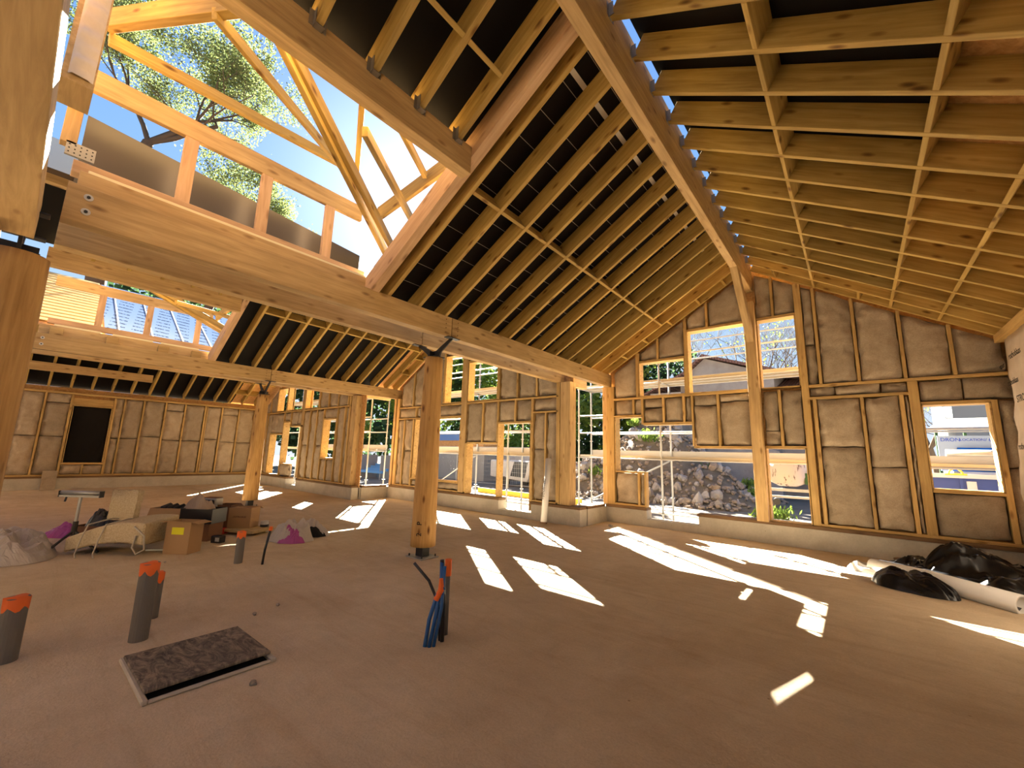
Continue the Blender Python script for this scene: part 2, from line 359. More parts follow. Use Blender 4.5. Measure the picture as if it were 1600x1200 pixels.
def round_post(x, y, r0, r1, label, ztop, spread, base=True, zb=.17):
    t = empty('round_post', (x, y, 0), 0, label, 'post', 'round timber posts')
    b = MB(); N = 28; H = ztop-zb; rows = 22
    for i in range(rows+1):
        for j in range(N):
            a = 2*math.pi*j/N; rr = (r0+(r1-r0)*i/rows)*(1+.02*noise.noise(Vector((math.cos(a)*1.2+x, math.sin(a)*1.2, i*.25)))) + .004*noise.noise(Vector((math.cos(a)*6, math.sin(a)*6+x, i*.15)))
            b.v.append((rr*math.cos(a), rr*math.sin(a), H*i/rows))
    for i in range(rows):
        for j in range(N): b.f.append((i*N+j, i*N+(j+1) % N, (i+1)*N+(j+1) % N, (i+1)*N+j))
    b.f.append(tuple(range(N))[::-1]); b.f.append(tuple(rows*N+j for j in range(N)))
    # rotate so the grain axis is local X
    R = Matrix(((0, 0, 1), (0, 1, 0), (-1, 0, 0))).to_4x4()
    b.v = [tuple(R @ Vector(v)) for v in b.v]
    sh = b.build('shaft', W_POST, t, smooth=True); sh.matrix_basis = Matrix.Translation((0, 0, zb)) @ R.inverted()
    if base:
        MB().box(-.08, .08, -.07, .07, .02, zb+.01).build('base_stub', M_STEEL, t, bevel=.004)
        pl = MB().box(-.19, .19, -.17, .17, 0, .018).build('base_plate', M_GAL2, t, bevel=.003)
        for sx in (-.15, .15):
            for sy in (-.13, .13): MB().tube([(sx, sy, .018), (sx, sy, .05)], .012, 6).build('anchor_bolt', M_STEEL, pl)
    # welded steel fork: central stub with two arms spreading to the beams
    fk = MB(); zt = 3.408-0
    fk.prism([(-.13, -.012, ztop), (.13, -.012, ztop), (.17, -.012, ztop+.08), (spread, -.012, zt), (spread-.1, -.012, zt), (.06, -.012, ztop+.13), (-.06, -.012, ztop+.13), (-spread+.1, -.012, zt), (-spread, -.012, zt), (-.17, -.012, ztop+.08)][0:3]+[(spread, -.012, zt), (spread-.1, -.012, zt), (.05, -.012, ztop+.12), (-.05, -.012, ztop+.12), (-spread+.1, -.012, zt), (-spread, -.012, zt), (-.17, -.012, ztop+.08)], (0, .024, 0))
    fk.box(-.14, .14, -.12, .12, ztop, ztop+.012)
    for s in (-1, 1): fk.box(s*spread-.09 if s > 0 else -spread-.01, spread+.01 if s > 0 else -spread+.09, -.13, .13, zt-.012, zt)
    fk.box(-.012, .012, -.11, .11, ztop, ztop+.10)
    fk.build('steel_fork', M_STEEL, t, bevel=.002)
    return t
p2 = round_post(-5.275, 4.30, .192, .145, 'round timber post in the middle of the hall, carrying the first double beam', 3.13, .46)
text('carved_mark', 'P', .11, frame((0, 0, 1), (-.45, -.89, 0) if 0 else (-.86, -.5, 0), (.095, -.163, .52)), M_INK, p2)
text('carved_mark', '2', .11, frame((0, 0, 1), (-.86, -.5, 0), (.095, -.163, .36)), M_INK, p2)
p3 = round_post(-12.80, 4.40, .19, .14, 'round timber post farther back, carrying the second double beam', 3.05, .42)
p1 = round_post(-5.25, -.18, .215, .185, 'big round timber post at the left edge of the view, under the corner of beams', 3.12, .36)
# ---------------------------------------------------------------- facades
T = .25
class Wall:
    """timber-framed wall seen from inside; u runs along the wall, z up. P(u, d, z): d = depth behind the inner face"""
    def __init__(s, nm, P, axis, where, zr):
        s.nm = nm; s.P = P; s.axis = axis; s.where = where; s.zr = zr; s.ns = 0; s.nr = 0; s.nb = 0
    def stud(s, u, z0, z1, wd=.05, mt=None, lab=None, dep=.14, name='wall_stud', d0=0.):
        s.ns += 1
        z1 = s.zr(u)-.01 if z1 is None else z1
        up = s.P(1, 0, 0)-s.P(0, 0, 0)
        return board(name, s.P(u, dep/2+d0, z0), s.P(u, dep/2+d0, z1), dep, wd, mt or W_STUD, up, label=lab or '%s vertical timber counted along the framing of the %s' % (ORDL(s.ns), s.where), cat='stud', group='studs of the %s' % s.where)
    def rail(s, u0, u1, z, ht=.05, mt=None, dep=.14, lab=None, d0=0., name='wall_rail'):
        s.nr += 1
        return board(name, s.P(u0, dep/2+d0, z), s.P(u1, dep/2+d0, z), dep, ht, mt or W_STUD, (0, 0, 1), label=lab or '%s horizontal rail in the framing of the %s' % (ORDL(s.nr), s.where), cat='rail', group='rails of the %s' % s.where)
    def batt(s, u0, u1, z0, z1=None, proud=.012, lab=None):
        s.nb += 1; g = .012
        u0 += g; u1 -= g; nu = max(3, int((u1-u0)/.055)); zt0 = (s.zr((u0+u1)/2) if z1 is None else z1); nzz = max(4, int((zt0-z0)/.055))
        b = MB(); k = s.nb*3.7
        for i in range(nu+1):
            u = u0+(u1-u0)*i/nu; zt = (s.zr(u)-.04) if z1 is None else z1-g
            for j in range(nzz+1):
                z = z0+g+(zt-z0-g)*j/nzz
                eu = min(i, nu-i); ez = min(j, nzz-j); e = min(eu, ez)
                q = Vector((u*2.4+k, z*2.4, k))
                d = .018-proud*.5 - .024*noise.noise(q) - .014*noise.noise(q*5)
                if e == 0: d += .06+.05*noise.noise(q*3.1)
                elif e == 1: d += .008+.09*max(0, noise.noise(q*2.2+Vector((9, 9, 9))))
                b.v.append(tuple(s.P(u+.022*noise.noise(q*2+Vector((3, 0, 0)))*(1 if e < 2 else 0), d, z+.028*noise.noise(q*2+Vector((0, 5, 0)))*(1 if e < 2 else 0))))
        for i in range(nu):
            for j in range(nzz):
                a = i*(nzz+1)+j; b.f.append((a, a+1, a+nzz+2, a+nzz+1))
        # back plate so the batt has real thickness
        zt0, zt1 = ((s.zr(u0)-.04), (s.zr(u1)-.04)) if z1 is None else (z1, z1)
        o = b.build('insulation_batt', M_INS, smooth=True)
        bk = [s.P(u0, .16, z0), s.P(u1, .16, z0), s.P(u1, .16, zt1), s.P(u0, .16, zt0)]
        fr = [b.v[0], b.v[nu*(nzz+1)], b.v[nu*(nzz+1)+nzz], b.v[nzz]]
        me = o.data; import bmesh
        bm = bmesh.new(); bm.from_mesh(me); bm.verts.ensure_lookup_table()
        c = [bm.verts[0], bm.verts[nu*(nzz+1)], bm.verts[nu*(nzz+1)+nzz], bm.verts[nzz]]; q = [bm.verts.new(v) for v in bk]
        for a in range(4):
            try: bm.faces.new((c[a], c[(a+1) % 4], q[(a+1) % 4], q[a]))
            except Exception: pass
        bm.faces.new(q); bm.to_mesh(me); bm.free()
        return tag(o, lab or '%s brown fibre insulation batt in the %s' % (ORDL(s.nb), s.where), 'insulation batt', 'insulation batts of the %s' % s.where)
    def sheath(s, u0, u1, holes, z0=.05, d0=.2, d1=.235, mt=None, nz_=None):
        us = sorted({u0, u1, *[h[0] for h in holes], *[h[1] for h in holes], s.peak}); us = [x for x in us if u0 <= x <= u1]
        b = MB()
        for a, c in zip(us, us[1:]):
            if c-a < 1e-4: continue
            m_ = (a+c)/2; hs = sorted([(h[2], h[3]) for h in holes if h[0] < m_ < h[1]]); z = z0; segs = []
            for h in hs:
                if h[0] > z: segs.append((z, h[0]))
                z = max(z, h[1])
            segs.append((z, None))
            for lo, hi in segs:
                ta = s.zr(a)+.2 if hi is None else hi; tb = s.zr(c)+.2 if hi is None else hi
                if min(ta, tb) <= lo: continue
                pts = [s.P(a, d0, lo), s.P(c, d0, lo), s.P(c, d0, tb), s.P(a, d0, ta)]
                b.prism(pts, s.P(0, d1-d0, 0)-s.P(0, 0, 0))
        return struct(b.build(s.nm, mt or M_OSB))
    def lining(s, n, u0, u1, z0, z1, name=None, sides='lrtb', mt=None):
        # plywood reveal boards of one window opening
        b = MB(); d0, d1 = .0, .26; t = .02
        def bx(a, c, lo, hi):
            pts = [s.P(a, d0, lo), s.P(c, d0, lo), s.P(c, d0, hi), s.P(a, d0, hi)]; b.prism(pts, s.P(0, d1, 0)-s.P(0, d0, 0))
        if 'l' in sides: bx(u0, u0+t, z0, z1)
        if 'r' in sides: bx(u1-t, u1, z0, z1)
        if 't' in sides: bx(u0, u1, z1-t, z1)
        if 'b' in sides: bx(u0, u1, z0, z0+t)
        return struct(b.build('window_%d' % n, mt or W_STUD))
def ORDL(n):
    if n <= len(ORD): return ORD[n-1]
    t = {20: 'twenty', 30: 'thirty', 40: 'forty', 50: 'fifty'}[n//10*10]
    return t+('-'+ORD[n % 10-1] if n % 10 else 'th')
def wave_sill(P, u0, u1, name, z=.40, dep=.30, lab=''):
    return board(name, P(u0, dep/2-.05, z), P(u1, dep/2-.05, z), dep, .06, W_DARK, (0, 0, 1), label=lab, cat='sill')

# ---- near bay gable wall
YA = 9.81
A = Wall('wall_front_right', lambda u, d, z: Vector((u, YA+d, z)), 0, 'near bay gable wall', roof_r); A.peak = -1.45
hA = [(-4.04, -2.9, 3.08, 3.95), (-2.86, -1.62, 3.08, 4.57), (-1.42, -.72, 3.08, 4.57), (-4.7, -3.95, 1.25, 2.6), (-3.95, -2.8, .0, 2.4), (-2.8, -1.63, .0, 1.86), (-1.42, -.73, .3, 1.87), (.93, 1.71, 1.21, 2.63)]
A.sheath(-4.9, 2.2, hA)
for a in [(-4.82, .43, 3.40, .2), (-4.07, 3.08, None, .09), (-3.55, 3.97, None), (-2.885, 3.08, None, .07), (-2.4, 4.6, None), (-1.1, 4.6, None), (-.66, .43, None, .12), (-.40, 3.1, None), (-.53, .48, 2.81, .06), (.17, 3.1, None), (.17, .48, 2.81), (.79, 3.1, None), (.70, .48, 2.81, .06), (1.39, 3.1, None), (.86, .48, 3.04, .13), (1.76, .48, 2.66, .07),
          (-4.2, 2.65, 3.04), (-3.97, 2.4, 3.04), (-3.45, 2.43, 3.04), (-2.98, 2.43, 3.04), (-2.795, 1.88, 3.04, .04), (-2.25, 1.89, 3.04), (-1.1, 1.9, 3.04), (-4.1, .48, 1.22), (-3.94, .43, 1.26, .045)]:
    A.stud(a[0], a[1], a[2], a[3] if len(a) > 3 else .05)
for a in [(-4.72, -1.63, 3.055), (-.6, 2.0, 3.07), (-.6, .8, 2.83), (-4.02, -2.92, 3.965, .04), (-2.85, -1.63, 4.585, .04), (-1.41, -.72, 4.585, .04), (-4.72, -3.95, 2.62, .04), (-3.95, -2.8, 2.42, .04), (-2.78, -1.63, 1.875, .04), (-1.41, -.72, 1.885, .04), (.93, 1.73, 2.65, .04), (.93, 1.73, 1.19, .05), (-4.7, -3.93, 1.24, .04), (-4.72, -3.96, .455), (-.6, 2.0, .455)]:
    A.rail(*a)
for a in [(-4.72, -4.12, 3.1, None), (-4.02, -3.58, 3.99, None), (-3.52, -2.93, 3.99, None), (-2.84, -2.43, 4.61, None), (-2.37, -1.63, 4.61, None), (-1.41, -1.13, 4.61, None), (-1.07, -.72, 4.61, None), (-.6, -.43, 3.1, 3.9), (-.6, -.43, 3.9, None), (-.37, .145, 3.1, None), (.2, .765, 3.1, None), (.815, 1.365, 3.1, None), (1.415, 1.95, 3.1, None),
          (-4.7, -4.23, 2.64, 3.03), (-4.17, -3.99, 2.64, 3.03), (-3.94, -3.48, 2.44, 2.8), (-3.94, -3.48, 2.8, 3.03), (-3.42, -3.01, 2.44, 3.03), (-2.95, -2.82, 2.44, 3.03), (-2.77, -2.28, 1.9, 2.8), (-2.77, -2.28, 2.8, 3.03), (-2.22, -1.64, 1.9, 2.85), (-2.22, -1.64, 2.85, 3.03), (-1.4, -1.13, 1.91, 2.2), (-1.4, -1.13, 2.2, 3.03), (-1.07, -.73, 1.91, 3.03),
          (-.6, -.2, 2.86, 3.04), (-.2, .45, 2.86, 3.04), (.45, .79, 2.86, 3.04), (.93, 1.45, 2.68, 3.04), (1.45, 2.0, 2.68, 3.04), (-.5, .145, .49, 1.9), (-.5, .145, 1.9, 2.8), (.2, .67, .49, 1.55), (.2, .67, 1.55, 2.8), (.73, .80, .49, 2.8), (.93, 1.72, .49, 1.16), (1.8, 2.0, .49, 1.6), (1.8, 2.0, 1.6, 2.66), (-4.7, -4.13, .49, 1.21), (-4.07, -3.97, .49, 1.21)]:
    A.batt(*a)
for k, a in enumerate([(-4.04, -2.92, 3.08, 3.95), (-2.85, -1.63, 3.08, 4.57), (-1.41, -.72, 3.08, 4.57), (-1.41, -.73, .42, 1.87), (.93, 1.72, 1.21, 2.63)]):
    A.lining(k+1, *a)
A.lining(6, -4.7, -3.95, 1.26, 2.6, sides='lt', mt=W_STUD); A.lining(7, -2.8, -1.63, .43, 1.86, sides='rt'); A.lining(8, -3.95, -2.8, .2, 2.4, sides='t')
board('gable_post', (-1.515, 9.72, .43), (-1.515, 9.72, 4.95), .2, .2, W_GLUE, (0, 1, 0), label='tall square glulam post in the middle of the near gable wall', cat='post')
# plinth in three heights
struct(MB().box(-4.99, -3.92, 9.81, 10.1, -.1, .37).box(-3.92, -2.76, 9.81, 10.1, -.1, .17).box(-2.76, 2.2, 9.81, 10.1, -.1, .37).build('trim_1', M_CONC))
wave_sill(A.P, -4.95, -3.9, 'sill_plate', lab='dark sill plate on the plinth under the low insulated half wall'); wave_sill(A.P, -2.78, 2.1, 'sill_plate', lab='long dark sill plate on the plinth of the near gable wall')

# ---- middle bay gable wall
YB = 8.57
B = Wall('wall_front_middle', lambda u, d, z: Vector((u, YB+d, z)), 0, 'middle bay gable wall', roof_m); B.peak = -8.985
hB = [(-9.9, -9.1, 3.1, 4.62), (-8.85, -7.65, 3.08, 4.3), (-11.3, -9.15, .72, 2.65), (-8.8, -7.6, .3, 1.87), (-7.6, -6.4, .0, 2.43)]
B.sheath(-12.6, -5.3, hB)
B.stud(-8.985, .45, None, .22, mt=W_GLUE, lab='tall glulam post in the middle of the middle gable wall', name='gable_post')
for a in [(-11.40, .48, 2.66, .07), (-11.9, .48, 2.66), (-12.3, .45, 3.4, .14), (-11.5, 3.1, None), (-10.7, 3.1, None), (-9.95, 3.1, None, .07), (-11.3, 2.72, 3.04), (-10.2, 2.72, 3.04), (-10.3, .48, .68), (-8.83, .48, 1.87, .07), (-7.62, 1.87, 3.04, .05), (-8.2, 1.9, 3.04), (-7.0, 2.46, 3.04), (-6.42, .43, 3.04, .07), (-7.62, 3.1, None, .07), (-6.95, 3.1, None), (-6.3, 3.1, None), (-6.0, .48, 2.66, .04), (-5.62, .43, 3.4, .1)]:
    B.stud(a[0], a[1], a[2], a[3] if len(a) > 3 else .05)
for a in [(-12.3, -9.1, 3.06), (-8.87, -5.6, 3.06), (-12.3, -9.1, 2.68, .04), (-11.37, -9.1, .71, .04), (-12.3, -9.1, .46), (-8.8, -7.62, 1.885, .04), (-7.6, -6.4, 2.445, .04), (-6.4, -5.6, .455), (-6.4, -5.6, 2.68, .04), (-8.87, -7.62, 4.32, .04)]:
    B.rail(*a)
for a in [(-12.23, -11.93, .49, 2.65), (-11.87, -11.44, .49, 1.6), (-11.87, -11.44, 1.6, 2.65), (-12.2, -11.53, 3.1, None), (-11.47, -10.73, 3.1, None), (-10.67, -9.99, 3.1, None), (-12.23, -11.33, 2.71, 3.03), (-11.27, -10.23, 2.71, 3.03), (-10.17, -9.12, 2.71, 3.03), (-11.35, -10.33, .49, .68), (-10.27, -9.12, .49, .68), (-9.9, -9.1, 4.63, None),
          (-8.85, -8.23, 1.91, 3.03), (-8.17, -7.65, 1.91, 3.03), (-7.59, -7.03, 2.47, 3.03), (-6.97, -6.46, 2.47, 3.03), (-6.38, -6.03, .49, 1.75), (-6.38, -6.03, 1.75, 2.65), (-5.97, -5.68, .49, 2.65), (-6.38, -5.68, 2.71, 3.03), (-7.58, -6.98, 3.1, None), (-6.92, -6.33, 3.1, None), (-6.27, -5.68, 3.1, 3.75), (-8.86, -7.66, 4.35, None)]:
    B.batt(*a)
for k, a in enumerate([(-9.9, -9.1, 3.1, 4.62), (-8.85, -7.66, 3.1, 4.3), (-11.3, -9.1, .73, 2.65)]):
    B.lining(k+9, *a)
B.lining(12, -8.8, -7.62, .44, 1.87, sides='lt'); B.lining(13, -7.6, -6.45, .2, 2.43, sides='rlt')
board('corner_post', (-5.42, YB+.15, .43), (-5.42, YB+.15, 3.405), .28, .28, W_GLUE, (1, 0, 0), label='square glulam corner post where the near side step meets the middle gable wall', cat='post', group='corner posts at the wall steps')
board('corner_post', (-4.98, YA+.13, .43), (-4.98, YA+.13, 3.405), .12, .26, W_GLUE, (0, 1, 0), label='slim corner post beside the near gable wall at the step', cat='post', group='corner posts at the wall steps')
struct(MB().box(-12.6, -7.46, 8.53, 8.85, -.1, .37).box(-7.46, -6.37, 8.53, 8.85, -.1, .14).box(-6.37, -4.975, 8.53, 8.85, -.1, .37).box(-5.25, -4.95, 8.85, 10.1, -.1, .37).build('trim_2', M_CONC))
wave_sill(B.P, -12.5, -7.44, 'sill_plate', lab='dark sill plate on the plinth under the middle gable wall, left part'); wave_sill(B.P, -6.4, -4.97, 'sill_plate', lab='dark sill plate under the corner post of the middle gable wall')
board('sill_plate', (-5.1, 8.87, .40), (-5.1, 9.76, .40), .28, .06, W_DARK, label='dark sill plate on the short step between middle and near bays', cat='sill')

# ---- far bay gable wall
YC = 7.27
C = Wall('wall_front_left', lambda u, d, z: Vector((u, YC+d, z)), 0, 'far bay gable wall', roof_l); C.peak = -16.73
hC = [(-19.35, -18.45, 3.12, 4.1), (-18.3, -16.95, 3.12, 4.7), (-16.55, -15.55, 3.12, 4.7), (-15.02, -14.1, 1.26, 2.65), (-19.78, -18.5, .42, 2.15), (-18.5, -17.9, .95, 2.64), (-17.9, -16.65, 0., 2.45)]
C.sheath(-21, -12.6, hC)
C.stud(-16.78, .45, None, .22, mt=W_GLUE, lab='tall glulam post in the middle of the far gable wall', name='gable_post')
for a in [(-19.83, .45, 2.2, .07), (-20.3, .45, 3.04), (-18.37, 3.1, 4.6, .09), (-19.4, 3.1, None), (-20.1, 3.1, None), (-15.5, 3.1, None), (-14.8, 3.1, None), (-14.1, 3.1, None), (-13.4, 3.1, None), (-15.06, .45, 3.04, .05), (-14.05, .45, 3.04, .05), (-15.6, .45, 3.04), (-16.15, .45, 3.04), (-14.6, .45, 1.22), (-13.55, .45, 3.04), (-13.25, .45, 3.4, .1), (-18.5, .45, .93, .05), (-18.54, 2.15, 3.04, .04), (-17.88, 2.47, 3.04, .04)]:
    C.stud(a[0], a[1], a[2], a[3] if len(a) > 3 else .05)
for a in [(-20.7, -16.9, 3.07), (-16.67, -13.2, 3.07), (-20.7, -18.5, .455), (-16.6, -13.2, .455), (-19.8, -18.5, 2.17, .04), (-18.5, -17.9, 2.66, .04), (-17.9, -16.7, 2.47, .04), (-18.55, -17.6, .94, .04), (-15.03, -14.08, 1.24, .04), (-15.03, -14.08, 2.67, .04)]:
    C.rail(*a)
for a in [(-20.7, -20.33, .48, 3.03), (-20.27, -19.87, .48, 3.03), (-19.85, -19.2, 2.2, 3.03), (-19.2, -18.57, 2.2, 3.03), (-18.52, -17.9, 2.7, 3.03), (-17.86, -17.3, 2.5, 3.03), (-17.3, -16.9, 2.5, 3.03), (-18.48, -17.6, .47, .92), (-16.66, -16.18, .48, 1.7), (-16.66, -16.18, 1.7, 3.03), (-16.12, -15.63, .48, 3.03), (-15.57, -15.09, .48, 1.7), (-15.57, -15.09, 1.7, 3.03), (-15.03, -14.62, .48, 1.22), (-14.58, -14.08, .48, 1.22), (-15.03, -14.08, 2.69, 3.03), (-14.02, -13.58, .48, 3.03), (-13.52, -13.3, .48, 3.03),
          (-20.7, -20.13, 3.1, None), (-20.07, -19.42, 3.1, None), (-15.47, -14.83, 3.1, None), (-14.77, -14.13, 3.1, None), (-14.07, -13.43, 3.1, None)]:
    C.batt(*a)
for k, a in enumerate([(-19.35, -18.42, 3.12, 4.1), (-18.32, -16.9, 3.12, 4.7), (-16.66, -15.55, 3.12, 4.7), (-15.02, -14.1, 1.26, 2.65), (-19.78, -18.52, .45, 2.15)]):
    C.lining(k+14, *a)
C.lining(19, -18.5, -17.9, .95, 2.64, sides='lt'); C.lining(20, -17.88, -16.68, .2, 2.45, sides='rt')
board('corner_post', (-12.98, YC+.13, .43), (-12.98, YC+.13, 3.405), .26, .30, W_GLUE, (1, 0, 0), label='square glulam corner post where the far gable wall meets its step', cat='post', group='corner posts at the wall steps')
board('corner_post', (-12.5, YB+.13, .43), (-12.5, YB+.13, 3.405), .12, .26, W_GLUE, (0, 1, 0), label='slim corner post beside the middle gable wall at the far step', cat='post', group='corner posts at the wall steps')
struct(MB().box(-21, -17.6, 7.23, 7.55, -.1, .37).box(-17.6, -16.7, 7.23, 7.55, -.1, .14).box(-16.7, -12.6, 7.23, 7.55, -.1, .37).box(-12.85, -12.55, 7.55, 8.8, -.1, .37).build('trim_3', M_CONC))
wave_sill(C.P, -20.9, -17.58, 'sill_plate', lab='dark sill plate under the far gable wall, left part'); wave_sill(C.P, -16.7, -12.62, 'sill_plate', lab='dark sill plate under the far gable wall, right part')
board('sill_plate', (-12.7, 7.58, .40), (-12.7, 8.5, .40), .28, .06, W_DARK, label='dark sill plate on the short step between far and middle bays', cat='sill')

# ---- far side wall (x = -20.8)
D = Wall('wall_left', lambda u, d, z: Vector((-20.8-d, u, z)), 1, 'far side wall', lambda u: 3.24); D.peak = 99
D.sheath(-1.2, 7.3, [(1.28, 2.23, .86, 2.83)])
DU = [-.6, .0, .58, 1.2, 2.29, 2.56, 3.105, 3.758, 4.375, 5.047, 5.654, 6.286, 6.9]
for i, u_ in enumerate(DU): D.stud(u_, .45, 3.2, .06 if i in (3, 4) else .05)
D.stud(5.11, .45, 3.2); D.stud(1.76, .45, .84)
for a in [(-1., 7.2, 3.24, .07), (-1., 7.2, .455), (1.2, 2.29, 2.87), (1.2, 2.29, .84)]: D.rail(*a)
D.rail(1.23, 2.26, 3.0, .2, d0=.03)
for i in range(len(DU)-1):
    a, b_ = DU[i]+.025, DU[i+1]-.025
    if i == 3: D.batt(1.23, 1.74, .48, .81); D.batt(1.79, 2.26, .48, .81); continue
    zs = 1.75 if i % 3 else 1.85
    D.batt(a, b_, .48, zs); D.batt(a, b_, zs, 2.9 if i in (2, 7, 10) else 3.2)
    if i in (2, 7, 10): D.batt(a, b_, 2.9, 3.2)
struct(MB().box(-21.1, -20.75, -1.5, 7.4, -.1, .37).build('trim_4', M_CONC))
board('sill_plate', (-20.85, -1.5, .40), (-20.85, 7.2, .40), .26, .06, W_DARK, label='dark sill plate along the far side wall', cat='sill')
D.lining(21, 1.25, 2.25, .86, 2.84)
b = MB(); n1, n2 = 14, 26
for i in range(n1+1):
    for j in range(n2+1):
        y = 1.26+.98*i/n1; z = .87+1.95*j/n2; b.v.append((-20.90+.05*noise.noise(Vector((y*3.2-z*1.1, z*.7, 3)))+.015*noise.noise(Vector((y*11, z*3, 1))), y, z))
for i in range(n1):
    for j in range(n2): a = i*(n2+1)+j; b.f.append((a, a+1, a+n2+2, a+n2+1))
o = b.build('window_sheet', M_BLACK, smooth=True); tag(o, 'black plastic film closing the window opening of the far side wall', 'plastic sheet')
o.modifiers.new('thick', 'SOLIDIFY').thickness = .004

# ---- right wall with hanging vapour membrane
struct(MB().box(2.0, 2.2, -.6, 10.0, 0, 3.6).build('wall_right', M_INSB))
board('eave_plate', (1.92, 2.5, 3.62), (1.92, 9.80, 3.62), .12, .12, W_STUD, label='pale wall plate under the right eave of the near bay', cat='beam')
def memb():
    m = mat('vapour_membrane', (.60, .50, .40), .75, .2); n = nz(m, mapping(m, (1, 1, 1)), 3, 5); setc(m, ramp(m, n.outputs[0], [(.3, (.56, .46, .37)), (.7, (.70, .60, .50))]).outputs[0]); bump(m, n.outputs[0], .4, .03)
    return m
M_VAP = memb()
b = MB(); n1, n2 = 60, 30
for i in range(n1+1):
    for j in range(n2+1):
        t = j/n2; y = 9.62-7.2*i/n1; edge = max(0, 1-i/6)
        z = 3.56-t*(3.3-1.0*edge*0)
        x = 1.93-.10*t+.07*noise.noise(Vector((y*1.4, z*1.2, 0)))*t*2+.02*noise.noise(Vector((y*5, z*4, 7)))
        yy = y + (.0 if i else 0) - edge*.35*t*t*1.6 + edge*.10*noise.noise(Vector((z*2.5, 3, 3)))
        b.v.append((x, yy, z))
for i in range(n1):
    for j in range(n2): a = i*(n2+1)+j; b.f.append((a, a+1, a+n2+2, a+n2+1))
vm = b.build('vapour_membrane', M_VAP, smooth=True); tag(vm, 'beige printed vapour membrane hanging down the right wall', 'membrane')
vm.modifiers.new('thick', 'SOLIDIFY').thickness = .003
for k, (y, z, s_, tx) in enumerate([(8.75, 3.18, .13, 'rothoblaas'), (9.0, 2.82, .12, 'rothoblaas'), (8.2, 2.72, .12, 'rothoblaas'), (8.65, 2.55, .14, 'STRONG'), (7.6, 3.15, .13, 'rothoblaas'), (8.9, 1.9, .13, 'rothoblaas'), (8.6, 1.3, .13, 'STRONG'), (9.42, 3.12, .12, 'vapor')]):
    text('printed_text', tx, s_, frame((0, -1, .0), (0, 0, 1), (1.835-.02*(3.6-z), y, z)), M_INK, vm, .001)
# ---------------------------------------------------------------- middle bay roof
def mz(x): return 3.745+.6*(x+12.42)
def mzr(x): return 3.745-.6*(x+5.55)
XMR = -8.985
YM = [3.45+.522*i for i in range(10)]
for i, y in enumerate(YM):
    rafter(-12.55, XMR-.06, y, mz, '%s rafter beyond the doubled one, left slope of the middle bay' % ORD[i].capitalize(), 'rafters on the left slope of the middle bay')
rafter(-12.55, XMR-.06, 3.0, mz, 'wide trimmer rafter at the edge of the roof opening in the middle bay', 'trimmer rafters', wd=.12, mt=W_PINK, lift=-.02, ht=.27)
for i in range(len(YM)-1):
    noggin(-10.7, YM[i]+.031, YM[i+1]-.031, mz, 'blocking between rafters %s and %s of the middle bay' % (ORD[i], ORD[i+1]), 'blocking row of the middle bay')
for i, x in enumerate((-11.7, -11.0, -10.3, -9.6)): noggin(x, YM[-1]+.031, 8.5, mz, 'end strip blocking by the middle gable wall, %s up the slope' % ORD[i], 'end strip blocking of the middle bay')
rafter(-12.55, XMR-.06, 8.53, mz, 'last rafter against the middle gable wall', 'rafters on the left slope of the middle bay')
board('opening_header', (-10.62, -.05, 4.78), (-10.62, 2.93, 4.78), .14, .33, W_GLUE, label='glulam header beam above the roof opening in the middle bay', cat='beam')
for i, y in enumerate((2.5, 2.0, 1.5, 1.0, .5)):
    rafter(-10.54, XMR-.06, y, mz, '%s short rafter above the header of the middle bay opening' % ORD[i].capitalize(), 'short rafters of the middle bay')
board('ridge_beam', (XMR, -.6, 5.62), (XMR, 8.75, 5.62), .12, .42, W_GLUE, label='glulam ridge beam of the middle bay', cat='beam')
slab('ceiling', -12.75, XMR, 3.06, 8.0, mz, M_BLACK, RD, .02); slab('ceiling', -12.75, XMR, 8.0, 9.2, mz, M_OSB, RD, .02); slab('ceiling', -10.6, XMR, -.6, 3.06, mz, M_BLACK, RD, .02)
slab('ceiling', XMR, -5.75, -.6, 9.2, mzr, M_BROWN, RD, .05)
# far bay roof
def lz(x): return 3.36+.6*(x+20.8)
def lzr(x): return 3.66-.6*(x+12.95)
XLR = -16.63
YFB = [.06, .58, 1.10, 1.62, 2.14, 2.66, 3.18, 3.70, 4.24, 4.78, 5.29, 5.80]
for i, y in enumerate(YFB):
    rafter(-20.75, XLR-.06, y, lz, '%s rafter from the camera end rising off the far side wall' % ORD[i].capitalize(), 'rafters of the far bay')
board('purlin', (-19.62, -.1, 3.92), (-19.62, 3.02, 3.92), .14, .26, W_GLUE, label='pale glulam header crossing under the far bay roof', cat='beam')
board('purlin', (-18.9, -.1, 4.36), (-18.9, 3.3, 4.36), .10, .10, M_GAL2, label='grey bar crossing the far bay roof above the header', cat='bar')
for i, y in enumerate((.9, 1.75, 2.55)): board('noggin', (-18.78, y, 4.53), (-18.78, y+.13, 4.53), .12, .12, W_RAFT, label='%s pale block on the grey bar in the far bay roof' % ORD[i], cat='block', group='blocks on the grey bar')
slab('ceiling', -21.0, XLR, -.6, 6.0, lz, M_BLACK, RD, .02); slab('ceiling', -21.0, XLR, 6.0, 7.9, lz, M_OSB, RD, .02)
rafter(-20.75, XLR-.06, 6.32, lz, 'golden rafter near the far gable wall', 'rafters of the far bay'); rafter(-20.75, XLR-.06, 6.84, lz, 'last rafter against the far gable wall', 'rafters of the far bay')
for i, x in enumerate((-20.1, -19.4, -18.7, -18.0)): noggin(x, 5.84, 7.1, lz, 'end strip blocking by the far gable wall, %s up the slope' % ORD[i], 'end strip blocking of the far bay')
board('ridge_beam', (XLR, -.6, 5.6), (XLR, 7.5, 5.6), .12, .4, W_GLUE, label='glulam ridge beam of the far bay', cat='beam')
